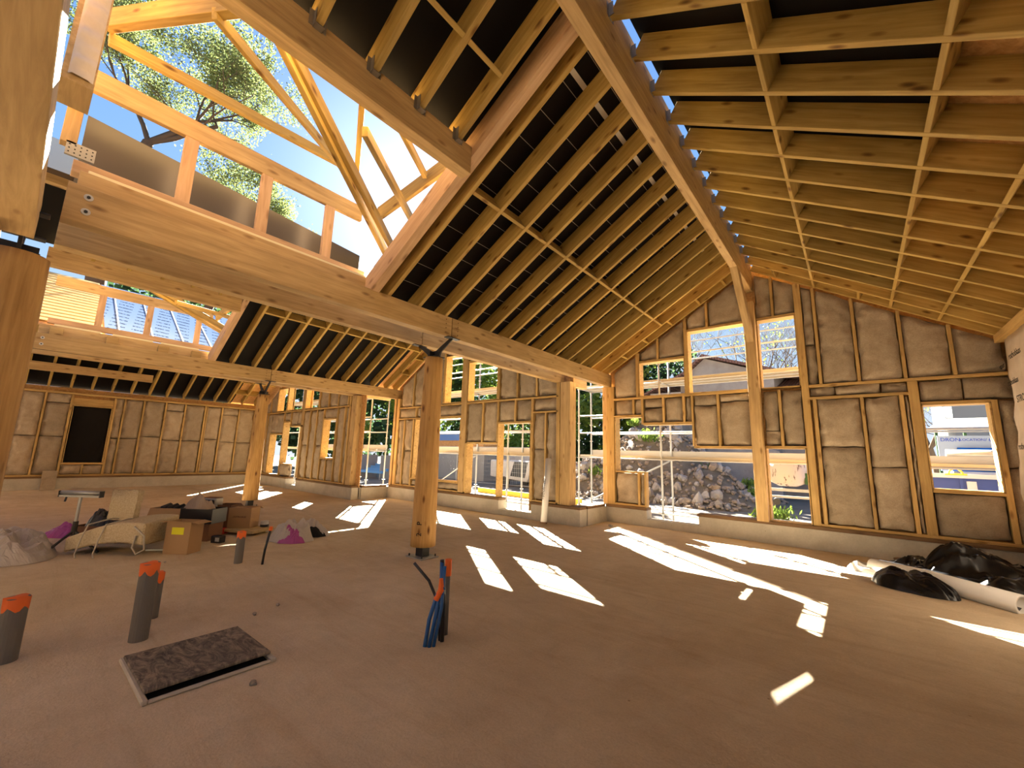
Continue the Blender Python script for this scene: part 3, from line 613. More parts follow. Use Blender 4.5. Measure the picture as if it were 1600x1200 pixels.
def print_memb():
    m = mat('pale_printed_underlay', (.70, .76, .86), 1., .0); tc = nd(m, 'ShaderNodeTexCoord'); mp = nd(m, 'ShaderNodeMapping')
    lk(m, tc.outputs['Object'], mp.inputs[0]); mp.inputs['Rotation'].default_value = (math.radians(0), math.radians(-31), math.radians(8))
    br = nd(m, 'ShaderNodeTexBrick'); br.inputs['Scale'].default_value = 1.; br.inputs['Brick Width'].default_value = .42; br.inputs['Row Height'].default_value = .17; br.inputs['Mortar Size'].default_value = .0
    sp = nd(m, 'ShaderNodeSeparateXYZ'); lk(m, mp.outputs[0], sp.inputs[0])
    def mod(s, p, w, off=0):
        a = nd(m, 'ShaderNodeMath', operation='ADD'); a.inputs[1].default_value = 100*p+off; lk(m, s, a.inputs[0]); b = nd(m, 'ShaderNodeMath', operation='MODULO'); b.inputs[1].default_value = p; lk(m, a.outputs[0], b.inputs[0])
        c = nd(m, 'ShaderNodeMath', operation='LESS_THAN'); c.inputs[1].default_value = w; lk(m, b.outputs[0], c.inputs[0]); return c.outputs[0]
    r1 = mod(sp.outputs[0], .26, .06); r2_ = mod(sp.outputs[1], .42, .30)
    n = nz(m, mp, 30, 2); g = nd(m, 'ShaderNodeMath', operation='GREATER_THAN'); g.inputs[1].default_value = .45; lk(m, n.outputs[0], g.inputs[0])
    a = nd(m, 'ShaderNodeMath', operation='MULTIPLY'); lk(m, r1, a.inputs[0]); lk(m, r2_, a.inputs[1]); a2 = nd(m, 'ShaderNodeMath', operation='MULTIPLY'); lk(m, a.outputs[0], a2.inputs[0]); lk(m, g.outputs[0], a2.inputs[1])
    setc(m, mix(m, a2.outputs[0], (.15, .22, .36), (.02, .025, .05))); return m
slab('ceiling', XLR, -13.15, -.6, 7.9, lzr, M_OSB, RD, .02)
o = slab('roof_underlay', XLR, -13.2, 1.05, 7.8, lzr, print_memb(), RD+.022, .006, kind=False); tag(o, 'pale blue printed underlay on the far bay roof, seen through the middle opening', 'membrane')
for i in range(7):
    y = 1.3+i*.62
    n = Vector((.6, 0, 1)).normalized(); a = Vector((XLR+.1, y, lzr(XLR+.1)))+n*(RD+.031); b_ = Vector((-13.3, y+.0, lzr(-13.3)))+n*(RD+.031)
    board('counter_batten', a, b_, .03, .006, M_WHITE, n, label='%s pale batten from the left on the blue underlay' % ORD[i], cat='batten', group='battens on the blue underlay')
M_RB = mat('yellow_board', (.42, .31, .15), 1., .0)
for i in range(18):
    x = XLR+.12+i*.185; n = Vector((.6, 0, 1)).normalized(); c = Vector((x, 0, lzr(x)))+n*(RD+.06)
    board('roof_board', (c.x, -.5, c.z), (c.x, 1.0, c.z), .15, .025, M_RB, n, label='%s yellow board below the ridge in the stack left of the blue underlay' % ORD[i], cat='board', group='yellow boards on the far roof')

# ---------------------------------------------------------------- knee walls and valley framing in the roof openings
M_SUNLITP = mat('painted_sunlit_face', (.80, .70, .42), .6)  # bright tone paints sunlight on a board face into the thin strips
def knee(x, ya, yb, ys, who, zlo=4.02, zhi=4.93):
    board('knee_wall_plate', (x, ya, zlo), (x, yb, zlo), .12, .12, W_PINK, label='lower plate of the knee wall in the %s roof opening' % who, cat='plate')
    board('knee_wall_plate', (x, ya, zhi), (x, yb-.1, zhi), .06, .22, W_GLUE, label='wide upper plate of the knee wall in the %s roof opening' % who, cat='plate')
    for i, y in enumerate(ys): board('knee_wall_stud', (x, y, zlo+.06), (x, y, zhi-.11), .06, .12, W_PINK, (0, 1, 0), label='%s upright from the left in the knee wall of the %s roof opening' % (ORD[i], who), cat='stud', group='uprights of the %s knee wall' % who)
knee(-5.2, .0, 2.85, (.78, 1.52, 2.30), 'near')
board('packing_board', (-5.02, .05, 3.83), (-5.02, 2.85, 3.83), .05, .20, W_GLUE, label='upright packing board on top of the first double beam', cat='board', group='packing boards')
board('packing_board', (-5.18, .05, 3.78), (-5.18, 2.85, 3.78), .2, .03, W_PALE, label='pale flat board on the first double beam', cat='board', group='packing boards')
board('painted_light_strip', (-5.03, .1, 3.945), (-5.03, 2.8, 3.945), .05, .03, M_SUNLITP, label='thin painted-sunlight strip between knee wall plate and packing board, near opening', cat='strip')
for i, (a_, c_) in enumerate(((.25, .95), (1.15, 1.85), (2.0, 2.75))): board('painted_light_strip', (-12.76, a_, 4.0), (-12.76, c_, 4.0), .05, .04, M_SUNLITP, label='%s thin painted-sunlight strip from the left above the second double beam' % ORD[i], cat='strip', group='pale strips above the second beam')
knee(-13.0, .15, 3.1, (.90, 1.74, 2.72, ), 'middle', 4.12, 5.02)
board('packing_board', (-12.75, .05, 3.86), (-12.75, 3.0, 3.86), .05, .24, W_GLUE, label='upright packing board on top of the second double beam', cat='board', group='packing boards')
for i, y in enumerate((.2, 1.05, 1.95, 2.6)): board('packing_block', (-12.72, y, 3.84), (-12.72, y+.2, 3.84), .16, .18, W_STUD, label='%s block from the left against the second double beam top' % ORD[i], cat='block', group='blocks on the second double beam')
CAM = Vector((0, 0, 1.6))
def fan(lst, s, dx, dy, who):
    for nm, a, b_, wd, ht, lab in lst:
        board('valley_timber', Vector(a)+Vector((dx, dy, 0)), Vector(b_)+Vector((dx, dy, 0)), wd, ht, W_RAFT, (0, 0, 1) if abs(Vector(b_).z-Vector(a).z) < 2 else (0, 1, 0), label='%s in the %s roof opening' % (lab, who), cat='rafter', group='valley framing of the %s opening' % who)
VF = [('', (-5.2, 0.045, 5.427), (-5.4, 2.594, 5.684), 0.06, 0.12, 'long horizontal timber above the knee wall plate'), ('', (-5.15, 0.028, 5.57), (-3.35, 0.725, 5.057), 0.08, 0.2, 'topmost slanting timber'), ('', (-3.7, 0.55, 5.049), (-5.25, 2.482, 5.485), 0.05, 0.1, 'slender jack timber left of the doubled valley timber'), ('', (-3.3, 0.83, 4.953), (-5.25, 3.227, 4.557), 0.06, 0.13, 'left half of the doubled valley timber'), ('', (-3.3, 0.873, 4.995), (-5.25, 3.381, 4.621), 0.06, 0.13, 'right half of the doubled valley timber'), ('', (-3.1, 1.535, 5.143), (-4.6, 2.317, 5.144), 0.06, 0.1, 'steep timber meeting the valley timber near its middle'), ('', (-3.35, 1.726, 4.592), (-4.8, 3.389, 4.928), 0.06, 0.1, 'jack timber right of the doubled valley timber'), ('', (-3.3, 2.008, 4.907), (-3.9, 2.852, 5.036), 0.05, 0.09, 'short jack timber farthest right'), ('', (-4.9, 2.85, 4.874), (-3.6, 2.935, 5.09), 0.05, 0.2, 'broad board crossing from the valley timber to the trimmer'), ('', (-3.35, 2.615, 5.502), (-2.9, 1.259, 5.127), 0.05, 0.12, 'timber behind the header')]
fan(VF[:-1], 1, 0, 0, 'near')
fan(VF[:9], 1, -7.62, .12, 'middle')
b = MB()
b.prism([(-5.6, .03, 3.9), (-5.6, 3.0, 3.9), (-5.6, 3.0, 4.52), (-5.6, .03, 4.80)], (-.012, 0, 0))
o = b.build('valley_sheet', M_BROWN); tag(o, 'upright brown sheet behind the knee wall of the near roof opening', 'sheet')
# beams and wall remains over the big post at the left edge
board('cross_beam', (-5.0, -.20, 3.36), (1.5, -.20, 3.36), .18, .30, W_GLUE, label='big glulam beam from the left post passing overhead beside the camera', cat='beam')
fp = empty('framed_panel', (-4.2, -.15, 4.18), 0, 'framed wall element with ragged insulation edge hanging over the corner of the beams', 'panel')
MB().box(-.30, .0, .0, .05, .05, 1.7).build('board_face', W_DARK if 0 else M_OSB, fp); MB().box(-.32, .04, .0, .17, .0, .05).build('bottom_plate', W_GLUE, fp); MB().box(.0, .03, .0, .17, .05, 1.7).build('edge_stud', W_GLUE, fp)
b = MB()
for i in range(61):
    z = .05+i*.0275; d = .035+.05*noise.noise(Vector((i*.35, 2, 0))); e = .02*noise.noise(Vector((i*.6, 7, 1)))
    b.v += [(.03, .03, z), (.03+d, .05+e, z), (.03+d*.8, .13+e, z), (.03, .16, z)]
for i in range(60):
    for j in range(3): b.f.append((i*4+j, i*4+j+1, i*4+j+5, i*4+j+4))
b.build('insulation_edge', M_VAP, fp, smooth=True)
board('wall_plate', (-5.02, -.05, 4.12), (-5.02, -.05, 4.75), .10, .1, W_GLUE, (1, 0, 0), label='short upright above the corner of the beams at the left post', cat='stud')
o = MB().prism([(-4.75, -.33, 3.05), (-4.75, -.33, 3.75), (-4.95, -.30, 3.75), (-5.02, -.30, 3.15)], (0, .01, 0)).build('membrane_flap', M_VAP); tag(o, 'loose beige membrane flap beside the top of the big left post', 'membrane')
o = MB().box(-5.0, -4.97, -.06, .12, 4.02, 4.14).build('nail_plate', M_GAL2); tag(o, 'perforated steel nail plate at the left end of the knee wall', 'steel plate')
b = MB()
for i in range(5):
    for j in range(3): b.tube([(-4.97, -.04+i*.035, 4.045+j*.035), (-4.968, -.04+i*.035, 4.045+j*.035)], .006, 6)
b.build('plate_holes', M_INK, o)

# unseen back wall and roof, added to keep blue sky light off the floor
struct(MB().box(-21, 2.2, -3.8, -3.6, 0, 3.4).build('wall_back_added', M_INS))
for nm, x0, x1, zf in (('a', -5.2, -1.515, zl_r), ('b', -1.515, 2.45, zr_r), ('c', -12.7, XMR, mz), ('d', XMR, -5.7, mzr), ('e', -21, XLR, lz), ('f', XLR, -13.1, lzr)):
    slab('ceiling', x0, x1, -3.9, -.6, zf, M_OSB, RD, .02)
o = MB().box(-4.98, -4.93, -.12, .02, 4.45, 4.62).build('steel_shoe', M_GAL2, bevel=.003); tag(o, 'grey sheet steel shoe at the left end of the opening above the nail plate', 'steel plate')
# ---------------------------------------------------------------- scaffolding outside
def scaffold(nm, xs, y0, y1, label, decks=(1.64, 3.66), top=5.3, axis=0, rails=True, dx0=0, dx1=0):
    t = empty(nm, (xs[0], y0, 0), 0, label, 'scaffold', 'scaffolds outside the gable walls')
    inv = Matrix.Translation((-xs[0], -y0, 0))
    def bd(b, n, mt, **k):
        o = b.build(n, mt, t, **k); o.matrix_basis = inv; return o
    for x in xs:
        for y in (y0, y1):
            b = MB().tube([(x, y, -.1), (x, y, top)], .026, 8); st = bd(b, 'standard', M_GALV, smooth=True)
            c = MB()
            for z in (.2, .55, 1.55, 2.05, 2.55, 3.57, 4.07, 4.57):
                if z < top: c.tube([(x, y, z-.01), (x, y, z+.01)], .055, 8)
            o = c.build('rosette', M_GALV, st)
            bp = MB().box(x-.07, x+.07, y-.07, y+.07, -.1, -.09); bp.build('foot_plate', M_GALV, st)
        for z in decks: bd(MB().tube([(x, y0, z-.06), (x, y1, z-.06)], .024, 8), 'transom', M_GALV, smooth=True)
    xa, xb = xs[0]-dx0, xs[-1]+dx1
    for z in (.22,)+tuple(v for d in decks for v in (d-.08, d+.62, d+1.12)):
        if z > top: continue
        for y in (y0, y1):
            bd(MB().tube([(xa, y, z), (xb, y, z)], .021, 8), 'ledger', M_GALV, smooth=True)
    for z in decks:
        w_ = (y1-y0)/2
        for k in range(2):
            for a, c in zip([xa]+list(xs[1:-1])+[xb], list(xs[1:-1])+[xb]) if False else zip(xs, xs[1:]):
                bd(MB().box(a+.01, c-.01, y0+k*w_+.02, y0+(k+1)*w_-.02, z-.05, z).box(a+.01, c-.01, y0+k*w_+.02, y0+k*w_+.035, z-.075, z-.05).box(a+.01, c-.01, y0+(k+1)*w_-.035, y0+(k+1)*w_-.02, z-.075, z-.05), 'deck_plank', M_GAL2)
        bd(MB().box(xa, xb, y1+.03, y1+.06, z, z+.15), 'toe_board', M_GAL2)
    bd(MB().tube([(xs[0], y1+.03, .3), (xs[1], y1+.03, 1.55)], .02, 8), 'diagonal_brace', M_GALV, smooth=True)
    return t
scaffold('scaffold', [-6.3, -3.87, -.74, 2.35], 10.75, 11.5, 'galvanised scaffold with plank decks in front of the near gable wall', top=5.2)
scaffold('scaffold', [-12.2, -9.9, -7.95, -6.1], 9.45, 10.15, 'galvanised scaffold outside the middle gable wall', top=5.0)
scaffold('scaffold', [-20.6, -18.9, -16.9, -14.9, -13.3], 8.15, 8.85, 'galvanised scaffold outside the far gable wall', top=5.0)
# ---------------------------------------------------------------- rubble heap
def rock(seed, n=2):
    import bmesh
    rnd = random.Random(seed); bm = bmesh.new(); bmesh.ops.create_icosphere(bm, subdivisions=n, radius=1)
    sc = Vector((1, rnd.uniform(.6, .95), rnd.uniform(.5, .8)))
    for v in bm.verts:
        k = .75+.45*noise.noise(v.co*1.1+Vector((seed*3.1, 0, 0)))+.12*noise.noise(v.co*3+Vector((seed, 5, 0)))
        v.co = Vector((v.co.x*sc.x, v.co.y*sc.y, v.co.z*sc.z))*k
    me = bpy.data.meshes.new('rock'); bm.to_mesh(me); bm.free(); return me
def stone():
    m = mat('limestone', (.5, .45, .4), .9, .1); n = nz(m, mapping(m, (1, 1, 1)), 3, 6); oi = nd(m, 'ShaderNodeObjectInfo')
    a = ramp(m, oi.outputs['Random'], [(0, (.27, .21, .155)), (.35, (.33, .30, .26)), (.7, (.40, .37, .33)), (1, (.22, .20, .19))]).outputs[0]
    setc(m, mix(m, .6, a, ramp(m, n.outputs[0], [(.3, (.65, .62, .6)), (.7, (1.1, 1.1, 1.1))]).outputs[0], 'MULTIPLY')); bump(m, n.outputs[0], .5, .03); return m
M_ROCK = stone()
rocks = []
for k in range(7):
    me = rock(k); me.materials.append(M_ROCK); rocks.append(me)
def heap(x, y):
    a = math.exp(-(((x+7.2)/2.8)**2+((y-19.4)/2.3)**2))*3.75; b_ = math.exp(-(((x+9.6)/2.4)**2+((y-18.6)/1.8)**2))*1.9; c = math.exp(-(((x+4.5)/1.8)**2+((y-17.9)/1.6)**2))*1.55
    return max(a, b_, c)+.25*noise.noise(Vector((x, y, 0)))-.22
M_SOIL = concrete('rubble_soil', (.11, .085, .055), (.20, .165, .12), 2.5)
b = MB(); n1 = 44
for i in range(n1+1):
    for j in range(n1+1):
        x = -14+14*i/n1; y = 14.8+9*j/n1; b.v.append((x, y, max(-.15, heap(x, y)-.12)))
for i in range(n1):
    for j in range(n1): a = i*(n1+1)+j; b.f.append((a, a+1, a+n1+2, a+n1+1))
o = b.build('rubble_mound', M_SOIL, smooth=True); tag(o, 'earthy mound under the heap of stones outside the near gable wall', 'mound')
rr = random.Random(5); cnt = 0
while cnt < 300:
    x, y = rr.uniform(-12.2, -2.6), rr.uniform(15.6, 20.6); h = heap(x, y)
    if h < .02: continue
    s_ = rr.choice((.11, .13, .16, .19, .23, .29))*rr.uniform(.8, 1.2)
    o = add('rock', rr.choice(rocks)); o.location = (x, y, h-.1+s_*.25); o.scale = (s_,)*3; o.rotation_euler = (rr.uniform(0, 6), rr.uniform(0, 6), rr.uniform(0, 6))
    tag(o, 'rough pale stone in the rubble heap outside the gable wall', 'rock', 'stones of the rubble heap'); cnt += 1
b = MB(); cnt = 0
while cnt < 1300:
    x, y = rr.uniform(-12.4, -2.3), rr.uniform(15.0, 20.8); h = heap(x, y)
    if h < -.05: continue
    s_ = rr.uniform(.05, .13); me = rocks[cnt % 7]; R = Matrix.Translation((x, y, max(h, -.02)-.1+s_*.4)) @ Matrix.Rotation(rr.uniform(0, 6), 4, 'Z') @ Matrix.Rotation(rr.uniform(0, 6), 4, 'X') @ Matrix.Scale(s_, 4)
    b.poly([R @ v.co for v in me.vertices], [tuple(p.vertices) for p in me.polygons]); cnt += 1
o = b.build('rubble', M_ROCK); tag(o, 'small stones and gravel filling the rubble heap', 'rubble', kind='stuff')
# ---------------------------------------------------------------- trees
def leafm(nm, c1, c2):
    m = mat(nm, c1, .6, .3); oi = nd(m, 'ShaderNodeNewGeometry'); 
    a = ramp(m, oi.outputs['Random Per Island'], [(0, c1), (1, c2)]).outputs[0]; setc(m, a)
    b_ = m.node_tree.nodes['Principled BSDF']; out = m.node_tree.nodes['Material Output']; tr = nd(m, 'ShaderNodeBsdfTranslucent'); lk(m, a, tr.inputs[0])
    ms = nd(m, 'ShaderNodeMixShader'); ms.inputs[0].default_value = .45; lk(m, b_.outputs[0], ms.inputs[1]); lk(m, tr.outputs[0], ms.inputs[2]); lk(m, ms.outputs[0], out.inputs[0]); return m
L_YOUNG = leafm('young_leaf', (.07, .10, .03), (.19, .22, .08)); L_DARK = leafm('dark_leaf', (.018, .045, .02), (.06, .11, .04)); L_LIME = leafm('lime_leaf', (.09, .15, .02), (.22, .30, .05))
M_BARK = mat('bark', (.075, .055, .04), .9, .1)
def tree_mesh(seed, H, spread, depth, leaves, leafsize, bend=.35, first=.3, trunk=.3, up=.35, tl=None):
    rnd = random.Random(seed); b = MB(); tips = []
    def grow(p, d, L, r_, k):
        pts = [p]; rs = [r_]; n = 3
        for i in range(n):
            d = (d+Vector((rnd.uniform(-1, 1), rnd.uniform(-1, 1), rnd.uniform(-.6, 1)*.6))*bend*.5+Vector((0, 0, up*.12))).normalized(); p = p+d*L/n; pts.append(p); rs.append(r_*(1-.32*(i+1)/n))
        b.tube(pts, rs, 8 if k < 2 else (5 if k < 4 else 3), cap=False)
        if k >= depth-1: tips.extend(pts[1:])
        if k >= depth: return
        for j in range(3 if k else 4):
            ax = Vector((rnd.uniform(-1, 1), rnd.uniform(-1, 1), rnd.uniform(-.2, .7))).normalized()
            nd_ = (d*.75+ax*spread).normalized(); q = pts[rnd.choice((2, 3, 3))] if k else pts[rnd.choice((2, 3, 3, 3))]
            grow(q, nd_, L*rnd.uniform(.6, .85), rs[-1]*rnd.uniform(.55, .8), k+1)
    if tl:
        b.tube([(0, 0, 0), (.1, .3, tl*.5), (0, 0, tl)], [trunk*1.5, trunk*1.2, trunk], 10, cap=False)
        grow(Vector((0, 0, tl)), Vector((.05, .15, 1)), H*first, trunk, 0)
    else: grow(Vector((0, 0, 0)), Vector((rnd.uniform(-.1, .1), rnd.uniform(-.1, .1), 1)), H*first, trunk, 0)
    lv = MB()
    for i in range(leaves):
        p = rnd.choice(tips)+Vector((rnd.gauss(0, 1), rnd.gauss(0, 1), rnd.gauss(0, 1)))*leafsize*2.6
        a = Vector((rnd.uniform(-1, 1), rnd.uniform(-1, 1), rnd.uniform(-1, 1))).normalized()*leafsize*rnd.uniform(.5, 1); c = a.orthogonal().normalized()*a.length*.6
        lv.poly([p-a, p+c, p+a, p-c], [(0, 1, 2, 3)])
    return b, lv
def tree(name, seed, loc, H, spread, depth, leaves, ls, lm, label, **k):
    t = empty(name, loc, 0, label, 'tree'); b, lv = tree_mesh(seed, H, spread, depth, leaves, ls, **k)
    b.build('branches', M_BARK, t, smooth=True); o = lv.build('foliage', lm, t); tag(o, kind='stuff'); return t
tree('plane_tree', 5, (-24.5, 1.2, 0), 16, .95, 6, 34000, .075, L_YOUNG, 'tall spreading tree with young green leaves seen through the roof opening', trunk=.30, first=.25, tl=11.5)
tree('plane_tree', 23, (-30, 6.5, 0), 14, .95, 6, 20000, .085, L_YOUNG, 'second leafy tree right of the tall spreading tree, lower in the opening', trunk=.25, first=.24, tl=9.5)
def crown_tree(name, seed, loc, H, R, n, lm, label, ls=.22):
    rnd = random.Random(seed); t = empty(name, loc, 0, label, 'tree')
    tb = MB(); tb.tube([(0, 0, 0), (.1, .1, H*.4), (0, .2, H*.8)], [.28, .2, .06], 8)
    for i in range(9):
        a = rnd.uniform(0, 6.28); z = H*rnd.uniform(.25, .75); tb.tube([(0, 0, z), (math.cos(a)*R*.4, math.sin(a)*R*.4, z+R*.2), (math.cos(a)*R*.75, math.sin(a)*R*.75, z+R*.5)], [.08, .05, .02], 5)
    tb.build('trunk', M_BARK, t, smooth=True); lv = MB(); cl = [(Vector((rnd.gauss(0, R*.42), rnd.gauss(0, R*.42), H*rnd.uniform(.12, 1))), rnd.uniform(.5, 1.1)*R*.38) for _ in range(34)]
    for i in range(n):
        c, q = rnd.choice(cl); v = Vector((rnd.gauss(0, 1), rnd.gauss(0, 1), rnd.gauss(0, 1))).normalized()*q*rnd.uniform(.6, 1); p = c+v
        p.z = max(p.z, .1); a = Vector((rnd.uniform(-1, 1), rnd.uniform(-1, 1), rnd.uniform(-1, 1))).normalized()*ls*rnd.uniform(.5, 1); d = a.orthogonal().normalized()*a.length*.7
        lv.poly([p-a, p+d, p+a, p-d], [(0, 1, 2, 3)])
    o = lv.build('foliage', lm, t); tag(o, kind='stuff'); return t
k = 0
for (x, y, H, R, lm, ls, lab) in [(-50, 9, 17, 6, L_DARK, .4, 'dark evergreen behind the far bay roof, farthest left'), (-46, 14.5, 15, 5, L_DARK, .4, 'dark evergreen behind the far bay roof, second from left'), (-42, 20, 13, 5, L_DARK, .35, 'dark evergreen beyond the far gable wall'), (-39, 26, 13, 5, L_DARK, .35, 'dark evergreen beyond the step of the far wall'), (-34, 26, 12, 4, L_LIME, .25, 'lime green tree beyond the far step'), (-33, 31, 13, 5, L_DARK, .32, 'dark evergreen beyond the parked vehicles'), (-27, 30, 12, 4.5, L_LIME, .25, 'lime green tree beyond the parked vehicles'),
      (-23, 33, 14, 5, L_DARK, .3, 'dark evergreen left of the corner opening'), (-20, 28, 9.5, 3.6, L_LIME, .2, 'lime green tree seen through the tall corner opening'), (-16.5, 30, 10.5, 4, L_DARK, .25, 'dark leafy tree right of the tall corner opening'), (-13, 27, 8.5, 3.2, L_LIME, .2, 'leafy tree left of the tiled house'), (-10.5, 31, 9, 3.5, L_DARK, .25, 'dark tree directly behind the rubble heap')]:
    k += 1; crown_tree('leafy_tree', 100+k, (x, y, 0), H, R, 5200, lm, lab, ls)
for k, (x, y, H) in enumerate([(-10, 33, 13), (-6.9, 32, 15), (-4.6, 34, 14), (-2.6, 33, 13), (3.6, 36, 9), (6.5, 38, 8)]):
    tree('bare_tree', 40+k, (x, y, 0), H, .7, 6, 160, .10, L_LIME, 'leafless thin-branched tree, %s from the left behind the tiled house' % ORD[k], trunk=.2, first=.3)
# small weeds on the mound
for k, (x, y) in enumerate([(-7.0, 18.0), (-3.3, 18.3), (-2.9, 17.5), (-9.2, 17.3), (-8.0, 19.0), (-2.2, 15.0), (-1.9, 14.8), (-4.6, 18.4)]):
    rnd = random.Random(k); lv = MB(); s_ = .5 if k not in (0,) else .75
    for i in range(220):
        p = Vector((rnd.gauss(0, .22), rnd.gauss(0, .22), abs(rnd.gauss(.18, .12))))*s_*1.5; a = Vector((rnd.uniform(-1, 1), rnd.uniform(-1, 1), 1)).normalized()*.09; d = a.orthogonal().normalized()*.03
        lv.poly([p-a, p+d, p+a, p-d], [(0, 1, 2, 3)])
    o = lv.build('weed', L_LIME); o['kind'] = 'stuff'; o.location = (x, y, max(-.1, heap(x, y)-.05)); tag(o, 'bright green weed %s' % ['on top of the rubble heap', 'on the right flank of the heap', 'low on the right flank', 'on the left foot of the heap', 'behind the crest of the heap', 'in front of the mortar mixer, left', 'in front of the mortar mixer, right', 'between stones right of the crest'][k], 'plant')
# ---------------------------------------------------------------- tiled house
M_TILE = mat('brown_roof_tiles', (.20, .10, .075), .8, .2); n_ = nz(M_TILE, mapping(M_TILE, (5, 5, 5)), 2, 3); wv = nd(M_TILE, 'ShaderNodeTexWave'); wv.inputs['Scale'].default_value = 2.2; wv.bands_direction = 'X'; lk(M_TILE, mapping(M_TILE, (1, 1, 1)).outputs[0], wv.inputs[0])
setc(M_TILE, mix(M_TILE, .6, ramp(M_TILE, n_.outputs[0], [(.3, (.15, .075, .06)), (.7, (.30, .17, .13))]).outputs[0], ramp(M_TILE, wv.outputs[0], [(0, (.5, .5, .5)), (.5, (1.1, 1.1, 1.1))]).outputs[0], 'MULTIPLY')); bump(M_TILE, wv.outputs[0], .8, .05)
M_REND = concrete('old_render', (.30, .27, .24), (.42, .39, .35), 1.2)
h = empty('tiled_house', (-5.6, 24, 0), -.12, 'old rendered house with a brown tiled gable roof behind the rubble heap', 'house')
MB().prism([(-1.9, 0, -.1), (2.8, 0, -.1), (2.8, 0, 5.9), (-.5, 0, 7.15), (-1.9, 0, 6.0)], (0, 6, 0)).build('wall', M_REND, h)
MB().prism([(-2.3, -.3, 5.75), (-.5, -.3, 7.2), (-.5, -.3, 7.36), (-2.4, -.3, 5.85)], (0, 6.6, 0)).build('roof', M_TILE, h)
MB().prism([(-.5, -.3, 7.2), (4.6, -.3, 5.35), (4.6, -.3, 5.5), (-.5, -.3, 7.36)], (0, 6.6, 0)).build('roof', M_TILE, h)
MB().box(2.8, 6.5, .6, 6, -.1, 5.2).build('wall', M_REND, h)
MB().prism([(2.0, .3, 5.1), (7.5, .3, 5.1), (7.5, 3.4, 6.3), (2.0, 3.4, 6.3)], (0, 0, .14)).build('roof', M_TILE, h)
MB().box(.2, .9, -.02, .0, 3.6, 4.7).build('window', M_GLASSD, h); MB().box(-.2, 1.0, -.03, -.01, .1, 2.3).build('door', M_BARK, h)
MB().box(-1.9, 2.8, -.06, -.03, 5.0, 5.1).build('string_course', M_WHITE, h)
a_ = empty('outbuilding', (-8.1, 23.0, 0), 0, 'small lean-to with red tiles left of the tiled house', 'house')
MB().box(-.7, 1.0, 0, 2.5, -.1, 5.2).build('wall', M_REND, a_); MB().prism([(-1.2, -.3, 5.0), (1.2, -.3, 6.1), (1.2, -.3, 6.2), (-1.2, -.3, 5.1)], (0, 3, 0)).build('roof', M_TILE, a_)
o = MB().box(-1.2, .9, 21.0, 21.2, -.1, 3.0).build('garden_wall', M_REND); tag(o, 'pale garden wall behind the mortar mixer', 'wall')
# tarp-covered white heap / low wall behind the stones
o = MB().prism([(-5.6, 21.9, -.1), (-2.6, 21.9, -.1), (-2.6, 21.9, 2.0), (-4.6, 21.9, 2.9), (-5.6, 21.9, 2.4)], (0, .3, 0)).build('site_hoarding', M_REND); tag(o, 'pale rendered wall fragment right behind the stones', 'wall')
# big grey building + canopy + blue container + banner seen through the right window
g_ = empty('hall_building', (3, 26, 0), 0, 'large pale grey hall seen through the right-hand window', 'building')
MB().box(.4, 14, 0, 6, -.1, 6.2).build('wall', mat('grey_cladding', (.30, .31, .30), .6), g_); MB().box(.2, 14.2, -.2, 6.2, 6.2, 6.4).build('roof', M_WHITE, g_)
c_ = empty('canopy_shelter', (1.7, 17.0, 0), 0, 'low grey metal canopy on posts outside the right-hand window', 'shelter')
MB().prism([(0, 0, 2.62), (3.6, 0, 2.66), (3.6, 2.2, 3.05), (.6, 2.2, 3.05)], (0, 0, .07)).build('roof', M_GAL2, c_)
for x, y in ((.15, .1), (3.4, .1), (1.0, 2.1), (3.4, 2.1)): MB().tube([(x, y, -.1), (x, y, 2.65)], .04, 8).build('post', M_GREEN, c_)
MB().box(.8, 3.4, 1.9, 2.0, -.1, 2.5).build('back_panel', M_WHITE, c_)
bn = empty('banner_board', (1.42, 13.1, 0), .05, 'pale board with blue lettering fixed above the blue container', 'sign')
MB().box(0, 1.6, 0, .03, 1.5, 2.26).build('panel', mat('pale_blue_panel', (.26, .34, .46), .6), bn)
text('lettering', 'DRON', .105, frame((1, 0, 0), (0, 0, 1), (.20, -.003, 2.17)), M_BLUEINK, bn); text('lettering', 'LOCATION', .072, frame((1, 0, 0), (0, 0, 1), (.53, -.003, 2.17)), M_BLUEINK, bn); text('lettering', '/ 69 69', .085, frame((1, 0, 0), (0, 0, 1), (.84, -.003, 2.17)), M_BLUEINK, bn)
b = MB(); n1 = 14
for i in range(n1+1):
    for j in range(7):
        x = .02+(.26-.02)*(1-j/6)*0; u_ = i/n1; top = .28+(1.5-.28-.1)*u_; bot = .16+(1.56-.16)*u_; x = top+(bot-top)*j/6
        b.v.append((x, -.06-.02*math.sin(u_*28)*(j/6)-.03*j/6, 2.0-.5*j/6))
for i in range(n1):
    for j in range(6): a = i*7+j; b.f.append((a, a+1, a+8, a+7))
o = b.build('tarpaulin', mat('blue_tarpaulin', (.01, .10, .42), .45, .4), smooth=True); o.location = (1.42, 13.1, 0); tag(o, 'dark blue tarpaulin hanging in front of the lettered board', 'tarpaulin'); o.modifiers.new('t', 'SOLIDIFY').thickness = .006
ct = empty('site_container', (1.0, 12.75, 0), 0, 'dark blue steel container outside the right-hand window', 'container')
MB().box(0, 3.2, 0, 2., -.1, 1.42).build('body', M_BLUEC, ct, bevel=.02)
for x in (.05, .62, 1.2, 1.8, 2.4): MB().box(x, x+.05, -.03, 0, 0, 1.4).build('rib', M_BLUEC, ct)
MB().box(-.03, 3.23, -.05, .02, 1.36, 1.45).build('rim', M_WHITE, ct)
MB().box(.72, .86, -.02, 0, .95, 1.3).build('white_label', M_WHITE, ct)
